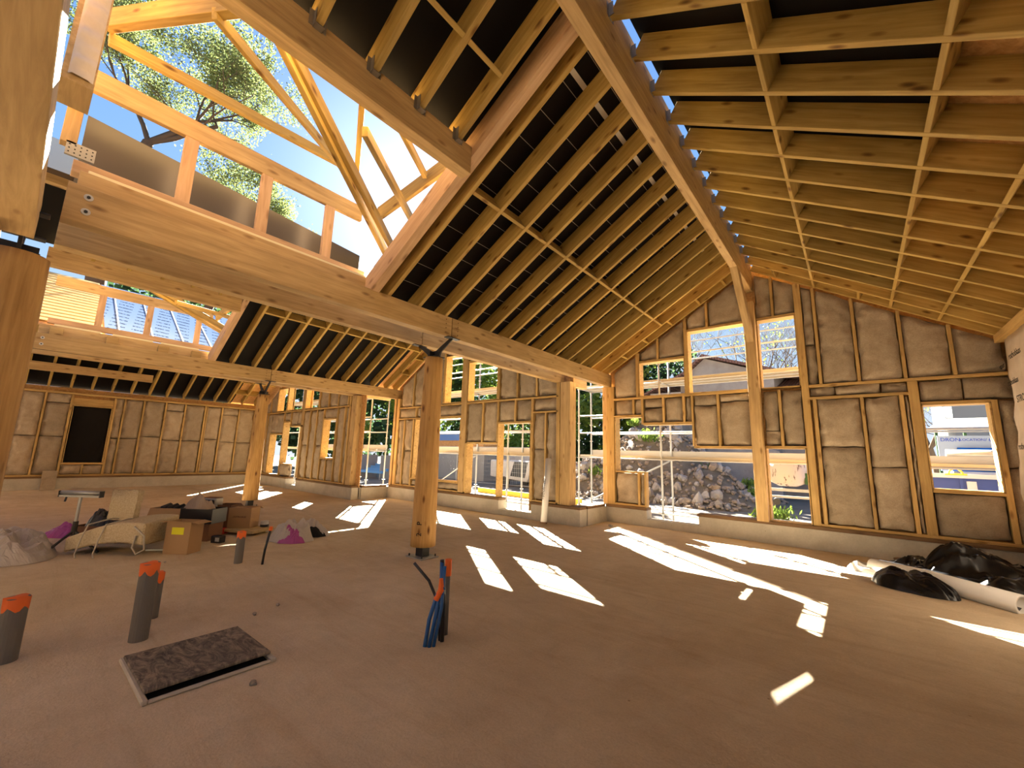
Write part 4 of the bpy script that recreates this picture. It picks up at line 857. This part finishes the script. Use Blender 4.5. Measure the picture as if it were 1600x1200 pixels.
o = MB().tube([(.9, 11.0, 1.80), (1.38, 11.0, 1.80)], .07, 12).build('plastic_pipe', M_WHITE); 
bpy.data.objects.remove(o)
o = MB().tube([(1.35, 11.62, 1.83), (2.9, 11.62, 1.83)], .09, 14).build('foil_roll', M_GALV, smooth=True); tag(o, 'silvery roll lying on the scaffold deck outside the right-hand window', 'roll')
o = MB().box(1.45, 1.75, 11.9, 12.0, 1.40, 1.42).box(1.5, 1.7, 11.93, 11.97, 1.42, 1.5).build('hand_saw', M_YELW); bpy.data.objects.remove(o)
yh = MB().tube([Vector((1.58+.1*math.cos(a), 12.72, 1.45+.1*math.sin(a))) for a in [math.pi*i/8 for i in range(9)]], .018, 8).box(1.42, 1.74, 12.68, 12.76, 1.42, 1.455).build('yellow_handle', M_YELW); tag(yh, 'yellow arched handle on top of the blue container', 'handle')
# mortar mixer
mx_ = empty('mortar_mixer', (-1.52, 14.0, 0), .1, 'cream mortar mixer drum on a grey frame outside the post', 'mixer')
b = MB(); N = 20; prof = [(.22, .93), (.40, 1.02), (.47, 1.2), (.46, 1.45), (.40, 1.72), (.34, 1.74)]
for r_, z in prof:
    for j in range(N): a = 2*math.pi*j/N; b.v.append((r_*math.cos(a), r_*math.sin(a)*.8, z))
for i in range(len(prof)-1):
    for j in range(N): b.f.append((i*N+j, i*N+(j+1) % N, (i+1)*N+(j+1) % N, (i+1)*N+j))
b.f.append(tuple(range(N))[::-1])
M_CREAM = mat('cream_enamel', (.42, .34, .26), .6, .3); n_ = nz(M_CREAM, mapping(M_CREAM, (9, 9, 2)), 1.2, 3); setc(M_CREAM, ramp(M_CREAM, n_.outputs[0], [(.36, (.12, .07, .05)), (.42, (.42, .34, .26))]).outputs[0])
b.build('drum', M_CREAM, mx_, smooth=True)
fr = MB()
for x in (-.62, .62): fr.box(x-.04, x+.04, -.04, .04, .0, 1.65)
fr.box(-.62, .62, -.04, .04, .78, .86); fr.box(-.62, .62, -.04, .04, .60, .66); fr.box(-.7, .7, -.35, -.28, -.1, -.03); fr.box(-.7, .7, .28, .35, -.1, -.03)
fr.build('frame', M_GAL2, mx_); MB().tube([(-.3, -.2, .5), (-.3, .2, .5)], .09, 12).build('wheel', M_STEEL, mx_)
MB().box(.38, .6, -.2, .2, 1.0, 1.3).build('motor_cover', M_GREEN, mx_)
# formwork, fence
o = board('formwork_board', (-2.2, 11.9, .1), (.6, 11.6, .05), .05, .22, M_YELW, label='yellow formwork board lying outside the sill near the mixer', cat='board')
o = board('formwork_board', (-13, 13.5, .0), (-7.5, 13.0, .0), .05, .2, M_YELW, label='yellow formwork board lying outside the middle gable wall', cat='board')
for k in range(3):
    f_ = empty('site_fence', (-20+k*3.4, 15.6+.1*k, 0), .02*k, '%s wire fence panel from the left outside the middle bay' % ORD[k].capitalize(), 'fence', 'wire fence panels')
    fr = MB()
    for p, q in (((0, 0, -.05), (0, 0, 1.9)), ((3.3, 0, -.05), (3.3, 0, 1.9)), ((0, 0, 1.9), (3.3, 0, 1.9)), ((0, 0, .1), (3.3, 0, .1))): fr.tube([p, q], .02, 6)
    fr.build('frame', M_GALV, f_); wr = MB()
    for i in range(1, 28): wr.box(i*.118-.003, i*.118+.003, -.003, .003, .1, 1.9)
    for i in range(1, 9): wr.box(0, 3.3, -.003, .003, .1+i*.2-.003, .1+i*.2+.003)
    wr.build('mesh', M_GALV, f_)
# vehicles and boards beyond the middle wall
def van(loc, rz, body, lab, L=4.8, H=2.05, name='van'):
    t = empty(name, loc, rz, lab, 'van'); c = MB(); w_ = 1.9
    pr = [(0, 0, .35), (L, 0, .35), (L, 0, .95), (L-.55, 0, 1.15), (L-1.25, 0, H-.15), (L-1.6, 0, H), (.1, 0, H), (0, 0, 1.9)]
    c.prism(pr, (0, w_, 0)).build('body', body, t, bevel=.04)
    for s_ in (-.01, w_+.005): MB().prism([(L-1.95, s_, 1.2), (L-.85, s_, 1.2), (L-1.38, s_, H-.2), (L-1.95, s_, H-.2)], (0, .006, 0)).build('side_window', M_GLASSD, t)
    MB().prism([(L-.56, .15, 1.2), (L-1.22, .15, H-.2), (L-1.22, w_-.15, H-.2), (L-.56, w_-.15, 1.2)], (.02, 0, .01)).build('windscreen', M_GLASSD, t)
    for x in (.9, L-.95):
        for y in (-.02, w_-.2): MB().tube([(x, y, .33), (x, y+.22, .33)], .33, 20).build('wheel', M_STEEL, t)
    return t
van((-18.6, 20.5, -.1), .25, M_WHITE, 'white van parked beyond the fence, in front of the lime trees')
van((-24.5, 21.0, -.1), .1, M_WHITE, 'white tall van partly hidden by the round post', H=2.9, L=5.6)
tr = empty('car_trailer', (-15.8, 17.3, -.1), -.15, 'white boat-shaped trailer body outside the middle gable wall', 'trailer')
MB().prism([(0, 0, .45), (2.9, 0, .3), (3.4, 0, 1.35), (0, 0, 1.35)], (0, 1.7, 0)).build('hull', M_WHITE, tr, bevel=.05); MB().prism([(1.7, -.02, .55), (2.8, -.02, .5), (3.0, -.02, 1.3), (2.0, -.02, 1.3)], (0, .02, 0)).build('dark_panel', M_GLASSD, tr)
for y in (0, 1.5): MB().tube([(1.2, y, .25), (1.2, y+.2, .25)], .26, 16).build('wheel', M_STEEL, tr)
wt = empty('wood_stack', (-27, 18.5, 0), 0, 'stack of orange panels under a blue and white sheet beyond the middle wall', 'stack')
MB().box(0, 9.5, 0, 1.5, 1.75, 2.35).build('panels', M_OSB, wt); MB().prism([(0, -.05, 2.35), (9.5, -.05, 2.35), (9.5, .5, 3.0), (0, .5, 3.0)], (0, 1.2, 0)).build('cover_sheet', mat('blue_white_sheet', (.18, .27, .42), .6), wt); MB().box(0, 9.5, .1, 1.4, -.1, 1.75).build('pallets', M_GAL2, wt)
bt = empty('steel_rack', (-25.5, 13.8, -.1), .05, 'blue painted steel rack lying outside the far step', 'rack')
M_LBLUE = mat('light_blue_paint', (.10, .28, .60), .5)
for k in range(4): MB().box(0, 4.2, k*.35, k*.35+.12, .35+.12*k, .5+.12*k).build('bar', M_LBLUE, bt)
for x in (0, 2, 4): MB().box(x, x+.08, 0, 1.2, 0, 1.4).build('leg', M_GALV, bt)
# ---------------------------------------------------------------- things on the floor
def pipe(x, y, hgt, rad, lab, tilt=(0, 0), shade=M_PVC, lip=True):
    t = empty('pvc_pipe', (x, y, 0), 0, lab, 'pipe', 'capped pipes rising from the floor'); top = Vector((tilt[0], tilt[1], hgt))
    MB().tube([(0, 0, 0), top*.5, top], rad, 20).build('pipe_body', shade, t, smooth=False)
    b = MB(); N = 20; rnd = random.Random(int(x*100)); k = len(b.v)
    for j in range(N):
        a = 2*math.pi*j/N; c = Vector((math.cos(a), math.sin(a), 0)); d = .05+.045*abs(math.sin(a*2.5+x))
        b.v += [tuple(top*.999+c*(rad+.002)-Vector((0, 0, d))), tuple(top+c*(rad+.004)+Vector((0, 0, .006*math.sin(a*3)))), tuple(top+c*rad*.3+Vector((0, 0, .008)))]
    for j in range(N):
        q = (j+1) % N
        for i in (0, 1): b.f.append((j*3+i, q*3+i, q*3+i+1, j*3+i+1))
    b.f.append(tuple(j*3+2 for j in range(N)))
    b.build('orange_tape_cap', M_ORANGE, t, smooth=True); return t
pipe(-4.70, .92, .60, .065, 'tall grey pipe with orange taped top behind the floor hatch', (.0, .0))
pipe(-5.19, 1.09, .40, .045, 'thin grey pipe with orange tape right behind the tall capped pipe')
pipe(-4.93, .215, .44, .068, 'grey pipe with orange taped top at the left edge of the picture')
pipe(-6.74, 2.27, .42, .052, 'grey pipe with orange tape in front of the cardboard boxes')
t = empty('cable_conduit', (-6.44, 2.47, 0), 0, 'thin black conduit stub with orange tip right of the boxes', 'conduit')
MB().tube([(0, 0, 0), (.01, .01, .2), (.04, .04, .47)], .016, 10).build('tube', M_BLKP, t, smooth=True); MB().tube([(.04, .04, .45), (.043, .043, .50)], .022, 10).build('orange_tip', M_ORANGE, t)
t = empty('conduit_bundle', (-2.90, 2.45, 0), 0, 'bundle of blue and black conduits rising from the floor by the round post', 'conduit')
MB().tube([(0, 0, 0), (.0, .03, .2), (.05, .06, .4), (.09, .10, .46)], .017, 10).build('blue_conduit', M_BLUE, t, smooth=True)
MB().tube([(.03, .02, 0), (.06, .05, .25), (.05, .10, .5), (.0, .14, .64)], .017, 10).build('blue_conduit', M_BLUE, t, smooth=True)
MB().tube([(.05, .05, 0), (.09, .08, .3), (.06, .12, .62)], .015, 10).build('blue_conduit', M_BLUE, t, smooth=True)
MB().tube([(.0, .16, 0), (-.02, .14, .3), (-.09, .08, .48), (-.21, .0, .62)], .013, 10).build('black_conduit', M_BLKP, t, smooth=True)
MB().tube([(.03, .16, 0), (.02, .16, .35), (.0, .14, .66)], .018, 10).build('black_conduit', M_BLKP, t, smooth=True)
MB().tube([(-.06, .27, 0), (-.04, .25, .60)], .026, 12).build('grey_pipe', M_PVC, t, smooth=True)
MB().tube([(-.035, .25, .50), (-.035, .25, .64)], .030, 12).build('orange_sleeve', M_ORANGE, t)
MB().tube([(.045, .055, .36), (.075, .08, .44), (.07, .08, .53)], [.024, .026, .016], 10).build('orange_sleeve', M_ORANGE, t)
# inspection hatch
M_LID = mat('dusty_plywood', (.13, .11, .10), .8, .2); _m = mapping(M_LID, (2.5, 6, 1)); _n = nz(M_LID, _m, 1.7, 12, .78, 1.6); setc(M_LID, ramp(M_LID, _n.outputs[0], [(.38, (.06, .052, .045)), (.48, (.15, .125, .10)), (.6, (.30, .25, .185))]).outputs[0])
ht = empty('floor_hatch', (-3.92, 1.145, 0), 0, 'dusty dark square hatch cover lying over its frame in the floor', 'hatch')
fr = MB().box(-.41, .40, -.39, -.355, 0, .03).box(-.41, .40, .355, .39, 0, .03).box(-.41, -.375, -.355, .355, 0, .03).box(.365, .40, -.355, .355, 0, .02).build('frame', M_CONC, ht, bevel=.008)
MB().box(-.37, .36, -.35, .35, 0, .004).build('pit', M_INK, ht)
ld = MB().box(-.385, .335, -.37, .37, 0, .02).build('lid', M_LID, ht, bevel=.004); ld.location = (0, 0, .034); ld.rotation_euler = (0, math.radians(-1.0), 0)
# leaning tube, boards, bits
t = empty('wrapped_roll', (-5.66, 8.08, 0), 0, 'long white wrapped roll leaning upright against the middle gable wall', 'roll')
MB().tube([(0, 0, .06), (-.16, .40, 1.50)], .075, 18).build('roll', M_PAPER, t, smooth=True); MB().tube([(0, 0, .045), (-.002, .005, .07)], .078, 18).build('end_cap', M_CARDD, t)
M = frame((-.11, .27, .95), (-.9, -.35, 0), (-.02, -.02, .80)); text('printed_text', 'rothoblaas', .10, Matrix.Translation((.045, -.045, 0)) @ M, M_INK, t)
text('printed_logo', 'O', .08, Matrix.Translation((.0, .05, .22)) @ M, M_INK, t)
t = MB().box(-.02, .02, -.17, .17, 0, .66).build('leaning_board', M_INS); t.location = (-20.46, 1.03, .0); t.rotation_euler = (0, math.radians(-24), 0); tag(t, 'grey-brown insulation board leaning against the plinth under the dark window', 'board')
for k, (x, y) in enumerate([(-4.55, 9.2), (-4.7, 2.0), (-3.3, 1.3), (-8.2, 2.1), (-7.4, 1.6), (-4.6, 1.75)]):
    o = add('offcut', rocks[k % 7]); o.scale = (.07 if k == 0 else .028,)*3; o.location = (x, y, .012); o.data = rocks[k % 7]; tag(o, 'small pale scrap on the screed floor %s' % ['near the corner of the near gable wall', 'left of the conduit bundle', 'beside the floor hatch corner', 'in front of the yellow labelled box', 'between boxes and capped pipe', 'behind the floor hatch'][k], 'scrap')
# roller stand
t = empty('roller_stand', (-8.88, .80, 0), math.radians(40), 'black tripod roller stand with a metal roller on top', 'stand')
MB().tube([(0, 0, .1), (0, 0, .45)], .03, 12).build('outer_tube', M_STEEL, t); MB().tube([(0, 0, .42), (0, 0, .80)], .02, 12).build('inner_tube', M_GALV, t)
for a in (.2, 2.3, 4.4): MB().tube([(0, 0, .32), (.34*math.cos(a), .34*math.sin(a), .01)], .018, 8).build('leg', M_STEEL, t)
MB().box(-.30, .30, -.03, .03, .79, .82).build('bracket', M_GAL2, t); MB().tube([(-.29, 0, .855), (.29, 0, .855)], .030, 16).build('roller', M_GALV, t, smooth=True)
for s_ in (-1, 1): MB().box(s_*.30-.006, s_*.30+.006, -.035, .035, .79, .88).build('end_bracket', M_STEEL, t)
MB().tube([(-.18, -.03, .79), (-.17, -.05, .73)], .012, 8).build('knob', M_STEEL, t)
# crumpled sheets and bags
def crumple(name, loc, sx, sy, h, mt, lab, cat, seed, rz=0., parts=()):
    b = MB(); n = 30; q = Vector((seed, seed*2.3, 0))
    for i in range(n+1):
        for j in range(n+1):
            u_, v_ = i/n*2-1, j/n*2-1; r_ = math.hypot(u_, v_); k_ = 1+.22*noise.noise(Vector((math.atan2(v_, u_)*1.3, seed, 0)))
            m_ = max(abs(u_), abs(v_)) or 1; uu, vv = u_*m_/max(r_, 1e-5)*k_ if r_ else 0, v_*m_/max(r_, 1e-5)*k_ if r_ else 0
            e = max(0, 1-m_**2.2)
            z = h*e*(.75+.5*noise.noise(Vector((uu*1.6, vv*1.6, 0))+q))+.16*h*abs(noise.noise(Vector((uu*5, vv*3, 1))+q))*2*e**.5+.05*h*abs(noise.noise(Vector((uu*13, vv*11, 1))+q))*e**.3
            b.v.append((uu*sx, vv*sy, max(.004, z)))
    for i in range(n):
        for j in range(n): a = i*(n+1)+j; b.f.append((a, a+1, a+n+2, a+n+1))
    o = b.build(name, mt, smooth=False); o.location = loc; o.rotation_euler = (0, 0, rz); return tag(o, lab, cat)
M_BAGW = mat('white_translucent_film', (.42, .38, .35), .45, .4)
M_BAGP = mat('magenta_film', (.33, .05, .24), .4, .5)
def bag(loc, rz, lab, sx, sy, h, mt1, mt2, seed):
    t = empty('plastic_bag', loc, rz, lab, 'bag'); o = crumple('sheet', (0, 0, 0), sx, sy, h, mt1, None, None, seed); o.parent = t
    if mt2:
        o = crumple('printed_panel', (.05, -sy*.45, 0), sx*.72, sy*.62, h*.62, mt2, None, None, seed+4); o.parent = t
    return t
bag((-9.02, .16, 0), math.radians(40), 'big clear plastic bag of insulation at the left edge of the picture', .62, .44, .46, M_BAGW, M_BAGW, 2)
bag((-7.72, 3.40, 0), math.radians(35), 'crumpled white and magenta plastic bag left of the middle post', .36, .26, .40, M_BAGW, M_BAGP, 7)
bag((-7.95, 3.85, 0), math.radians(35), 'crumpled white plastic bag with black print behind the magenta one', .34, .20, .26, M_BAGW, M_INK, 9)
o = crumple('plastic_scrap', (-10.55, .85, 0), .38, .2, .22, M_BAGP, 'purple plastic scrap behind the roller stand', 'scrap', 12, .6)
# insulation bale with straps and upright offcut
M_BALE = mat('pale_fibre', (.56, .47, .32), .95, .05); _n = nz(M_BALE, mapping(M_BALE, (1, 1, 1)), 45, 3, .7); setc(M_BALE, ramp(M_BALE, _n.outputs[0], [(.3, (.42, .33, .20)), (.7, (.60, .50, .34))]).outputs[0]); bump(M_BALE, _n.outputs[0], .6, .01)
t = empty('insulation_bale', (-8.62, 1.28, 0), math.radians(43), 'bent slab of pale fibre insulation tied with white straps', 'insulation')
b = MB(); n = 14
for i in range(n+1):
    u_ = i/n; x = -.55+1.15*u_; zc = .03+.16*math.sin(u_*2.2)
    for (y, z) in ((-.26, 0), (-.26, .20), (.30, .24), (.30, 0)): b.v.append((x+.03*noise.noise(Vector((x*3, y*4, z))), y-(.10*u_ if y < 0 else 0), zc+z+.10*(1 if z else 0)*u_))
for i in range(n):
    for j in range(4): b.f.append((i*4+j, i*4+(j+1) % 4, (i+1)*4+(j+1) % 4, (i+1)*4+j))
b.f.append((0, 1, 2, 3)); b.f.append((n*4+3, n*4+2, n*4+1, n*4))
b.build('slab', M_BALE, t, bevel=.02); M_STRAP = mat('white_strap', (.45, .40, .32), .8)
for x in (-.22, .02): MB().tube([(x+.08, .33, .40), (x+.05, 0, .47), (x, -.31, .43), (x-.02, -.36, .25), (x-.06, -.37, .04), (x+.02, -.44, .008)], .010, 6).build('strap', M_STRAP, t, smooth=True)
MB().tube([(.45, -.36, .42), (.62, -.38, .3), (.66, -.40, .12), (.56, -.40, .06), (.48, -.38, .14), (.5, -.37, .3)], .012, 6).build('strap', M_STRAP, t, smooth=True)
b = MB(); n = 10
t = MB()
for i in range(n+1):
    for j in range(n+1):
        t.v.append((-.19+.38*i/n+.012*noise.noise(Vector((0, j*.9, i))), 0, .44*j/n+(.03*noise.noise(Vector((i*1.3, 4, 1))) if j == n else 0)))
k = len(t.v)
t.v += [(v[0], .11+.01*noise.noise(Vector(v)*9), v[2]) for v in t.v[:k]]
for i in range(n):
    for j in range(n):
        a = i*(n+1)+j; t.f.append((a, a+1, a+n+2, a+n+1)); t.f.append((k+a, k+a+n+1, k+a+n+2, k+a+1))
for i in range(n):
    for (p_, q_) in ((i*(n+1), (i+1)*(n+1)), (i*(n+1)+n, (i+1)*(n+1)+n), (i, i+1), (n*(n+1)+i, n*(n+1)+i+1)): t.f.append((p_, q_, q_+k, p_+k))
o = t.build('insulation_offcut', M_BALE); o.location = (-8.80, 1.26, .43); o.rotation_euler = (math.radians(-3), 0, math.radians(43)); tag(o, 'ragged square of fibre insulation standing upright on the strapped slab', 'insulation')
# boxes
def carton(loc, rz, w_, d_, h_, lab, mt=M_CARD, flaps=((1, 60), (1, 40), (1, 50), (1, 30)), inside=True, cat='box', name='cardboard_box'):
    t = empty(name, loc, math.radians(rz), lab, cat); th = .006; b = MB()
    b.box(-w_/2, w_/2, -d_/2, -d_/2+th, 0, h_).box(-w_/2, w_/2, d_/2-th, d_/2, 0, h_).box(-w_/2, -w_/2+th, -d_/2+th, d_/2-th, 0, h_).box(w_/2-th, w_/2, -d_/2+th, d_/2-th, 0, h_).box(-w_/2+th, w_/2-th, -d_/2+th, d_/2-th, 0, th)
    b.build('carton_body', mt, t)
    fl = min(w_, d_)*.45
    for k, (on, ang) in enumerate(flaps):
        if not on: continue
        a = math.radians(ang)
        if k < 2:
            s_ = -1 if k == 0 else 1; o = MB().box(-w_/2, w_/2, 0, fl, -th/2, th/2).build('flap', mt, t); o.location = (0, s_*d_/2, h_); o.rotation_euler = (-a*1.0 if s_ > 0 else a, 0, 0 if s_ > 0 else 0)
            if s_ < 0: o.data.transform(Matrix.Scale(-1, 4, (0, 1, 0)))
        else:
            s_ = -1 if k == 2 else 1; o = MB().box(0, fl, -d_/2, d_/2, -th/2, th/2).build('flap', mt, t); o.location = (s_*w_/2, 0, h_); o.rotation_euler = (0, a if s_ > 0 else -a, 0)
            if s_ < 0: o.data.transform(Matrix.Scale(-1, 4, (1, 0, 0)))
    return t
t = carton((-7.95, 1.90, 0), 38, .37, .26, .46, 'upright cardboard box with a yellow label, nearest of the boxes', flaps=((1, -12), (0, 0), (1, 20), (1, 12)))
MB().box(-.09, .09, -.136, -.131, .28, .38).build('yellow_label', M_YEL, t)
t = carton((-8.85, 2.35, .28), 38, .56, .36, .24, 'wide black tray box right behind the yellow labelled box', M_BLKP, flaps=((0, 0),)*4)
o = carton((-8.85, 2.35, 0), 38, .50, .34, .275, 'low dark carton under the wide black tray box', M_CARDD, flaps=((0, 0),)*4)
t = carton((-9.75, 2.15, 0), 40, .62, .40, .46, 'open cardboard box full of black items behind the upright insulation piece', M_CARD, flaps=((1, 70), (1, 120), (0, 0), (1, 80)))
t = carton((-9.05, 3.05, .10), 44, .40, .32, .36, 'square brown cardboard box with printed word at the right end', M_CARD, flaps=((1, 178), (1, 20), (0, 0), (0, 0)))
text('printed_word', 'OUTILLAGE', .045, frame((1, 0, 0), (0, 0, 1), (0, -.163, .20)), M_CARDD, t)
o = board('support_board', (-9.6, 2.75, .07), (-8.6, 3.25, .07), .5, .05, W_PALE, label='flat board on blocks under the rightmost cardboard box', cat='board')
for k, (x, y) in enumerate(((-9.3, 2.9), (-8.8, 3.15))): o = MB().box(x-.04, x+.04, y-.2, y+.2, 0, .045).build('batten_block', W_STUD); tag(o, '%s timber block under the flat board' % ('left', 'right')[k], 'block')
t = carton((-9.35, 2.85, .0), 42, .30, .30, .50, 'dark brown carton left of the square printed box', M_CARDD, flaps=((1, 110), (1, 30), (0, 0), (0, 0)))
t = empty('tool_case', (-9.2, 2.60, 0), math.radians(42), 'red and black tool case on the floor under the printed box', 'case'); MB().box(-.22, .22, -.14, .14, 0, .10).build('case_body', M_RED, t, bevel=.01); MB().box(-.22, .22, -.15, -.135, .02, .05).build('black_band', M_STEEL, t)
t = empty('charger_box', (-8.35, 2.47, 0), math.radians(30), 'small black and white boxed charger in front of the board', 'box'); MB().box(-.09, .09, -.06, .06, 0, .11).build('charger_body', M_STEEL, t, bevel=.01); MB().box(.0, .075, -.063, -.058, .03, .09).build('white_sticker', M_WHITE, t)
t = carton((-9.72, 1.18, 0), 44, .58, .38, .26, 'shallow dark carton with clothes and tools behind the roller stand', M_CARDD, flaps=((0, 0), (1, 100), (0, 0), (1, 70)))
t = carton((-9.25, 1.62, 0), 44, .55, .30, .18, 'low dark crate of red and black tools left of the upright insulation', M_CARDD, flaps=((0, 0),)*4)
o = crumple('dark_jacket', (-9.72, 1.2, .18), .30, .20, .36, M_BLKP, 'black jacket bundled on the shallow dark carton', 'jacket', 21, .7)
o = crumple('red_cloth', (-9.45, 1.55, .17), .15, .12, .16, M_RED, 'red cloth in the low dark crate', 'cloth', 22, .3)
o = crumple('grey_cloth', (-9.15, 1.72, .16), .18, .12, .16, M_PVC, 'grey cloth in the low dark crate beside the red one', 'cloth', 25, .3)
o = crumple('beige_bag', (-8.95, 2.30, .50), .24, .16, .22, mat('beige_cloth', (.34, .26, .20), .9), 'beige sack lying on the wide black tray box', 'bag', 26, .6)
o = crumple('white_bag', (-9.5, 2.45, .30), .14, .12, .28, M_WHITE, 'small white bag poking up between the boxes', 'bag', 27, .2)
for k in range(5):
    b = MB().box(-.03, .03, -.10, .10, 0, .20).build('black_tool_box', M_BLKP, bevel=.01); b.location = (-9.93+.09*k*.8, 2.00+.075*k, .33); b.rotation_euler = (math.radians(15), math.radians(28+4*k), math.radians(42)); tag(b, '%s black flat case from the left standing in the open box of black items' % ORD[k], 'case', 'black cases in the open box')
t = empty('coffee_machine', (-9.45, 2.62, .0), math.radians(42), 'black and grey machine standing upright among the boxes', 'machine'); MB().box(-.13, .13, -.11, .11, 0, .62).build('machine_body', M_GAL2, t, bevel=.015); MB().box(-.20, .10, -.13, .09, .50, .60).build('black_head', M_STEEL, t, bevel=.02); MB().box(-.14, -.08, -.115, -.108, .0, .42).build('black_side', M_STEEL, t)
t = empty('white_pail', (-8.85, 3.35, 0), 0, 'small white tin at the right end of the boxes', 'tin'); MB().tube([(0, 0, 0), (0, 0, .20)], .07, 18).build('pail_body', M_WHITE, t); MB().tube([(0, 0, .05), (0, 0, .14)], .072, 18).build('dark_label', M_STEEL, t)
o = board('brown_panel', (-9.55, 2.55, .627), (-9.36, 2.70, .627), .16, .012, M_CARDD, label='small brown lid lying on top of the machine', cat='lid')
for k, (a, c) in enumerate((((-8.35, 1.55, .02), (-8.05, 1.9, .02)), ((-8.75, 1.9, .42), (-8.35, 2.0, .22)))):
    o = MB().tube([a, c], .014, 8).build('metal_rod', M_GALV); tag(o, ('thin metal rod on the floor between slab and box', 'thin metal rod leaning against the yellow labelled box')[k], 'rod')
# black plastic heap and rolls on the right
def drape(loc, sx, sy, h, lab, seed, rz=0., mt=None):
    b = MB(); n = 44; q = Vector((seed, seed*1.7, 0))
    for i in range(n+1):
        for j in range(n+1):
            u_, v_ = i/n*2-1, j/n*2-1; a = math.atan2(v_, u_); r_ = max(abs(u_), abs(v_)); k_ = 1+.25*noise.noise(Vector((math.cos(a)*1.5, math.sin(a)*1.5, seed)))
            x, y = math.cos(a)*r_*k_, math.sin(a)*r_*k_; e = max(0, 1-r_**2.6)
            fold = 1-abs(noise.noise(Vector((x*1.3, y*3.2, 0))+q))*2.2
            fine = 1-abs(noise.noise(Vector((x*2.6+3, y*7, 0))+q))*2
            b.v.append((x*sx, y*sy, max(.004, h*e**.8*(.55+.45*noise.noise(Vector((x*1.2, y*1.2, 4))+q)) + h*(.30*max(0, fold)+.10*max(0, fine))*e**.4)))
    for i in range(n):
        for j in range(n): a = i*(n+1)+j; b.f.append((a, a+1, a+n+2, a+n+1))
    o = b.build('plastic_sheet', mt or M_FILM, smooth=True); o.location = loc; o.rotation_euler = (0, 0, rz); return tag(o, lab, 'plastic sheet')
drape((1.20, 9.05, 0), .66, .52, .50, 'high heap of crumpled black plastic by the plinth on the right', 31, .2)
drape((.58, 8.98, 0), .45, .34, .22, 'lower fold of black plastic left of the high heap', 33, .9)
drape((.42, 7.80, 0), .46, .26, .26, 'black plastic draped over the white roll, nearest the camera', 35, -.5)
drape((1.50, 8.40, 0), .46, .40, .26, 'flat black plastic between the roll and the right edge', 37, -.4)
drape((-.02, 8.48, 0), .24, .13, .14, 'bright white crumpled film end lying in the sun patch', 39, -.5, M_WHITE)
t = empty('foil_roll', (0, 8.45, 0), 0, 'long white roll half wrapped in dark film lying on the floor', 'roll')
b = MB(); b.tube([(.05, .05, .085), (.62, -.35, .10), (1.30, -.96, .085)], .085, 20, cap=False); o = b.build('roll', M_PAPER, t, smooth=True); o.modifiers.new('t', 'SOLIDIFY').thickness = -.03
MB().tube([(.56, -.30, .105), (1.26, -.92, .095)], [.088, .088], 20, cap=False).build('dark_wrap', mat('dark_foil', (.10, .10, .11), .3, .5), t, smooth=True).scale = (1, 1, .98)
t = empty('foil_roll', (.25, 8.85, 0), 0, 'thinner dark roll lying behind the long white roll', 'roll')
MB().tube([(-.1, .1, .07), (1.5, -.75, .07)], .06, 16).build('roll', M_FILM, t, smooth=True)
for k, (a, c) in enumerate((((.35, 9.45, .10), (.9, 9.2, .16)), ((.1, 9.3, .05), (.6, 9.0, .10)))): board('dark_plank', a, c, .12, .03, W_DARK, label='dark board end sticking out %s' % ('behind the black plastic heap', 'at the left of the black plastic')[k], cat='board')
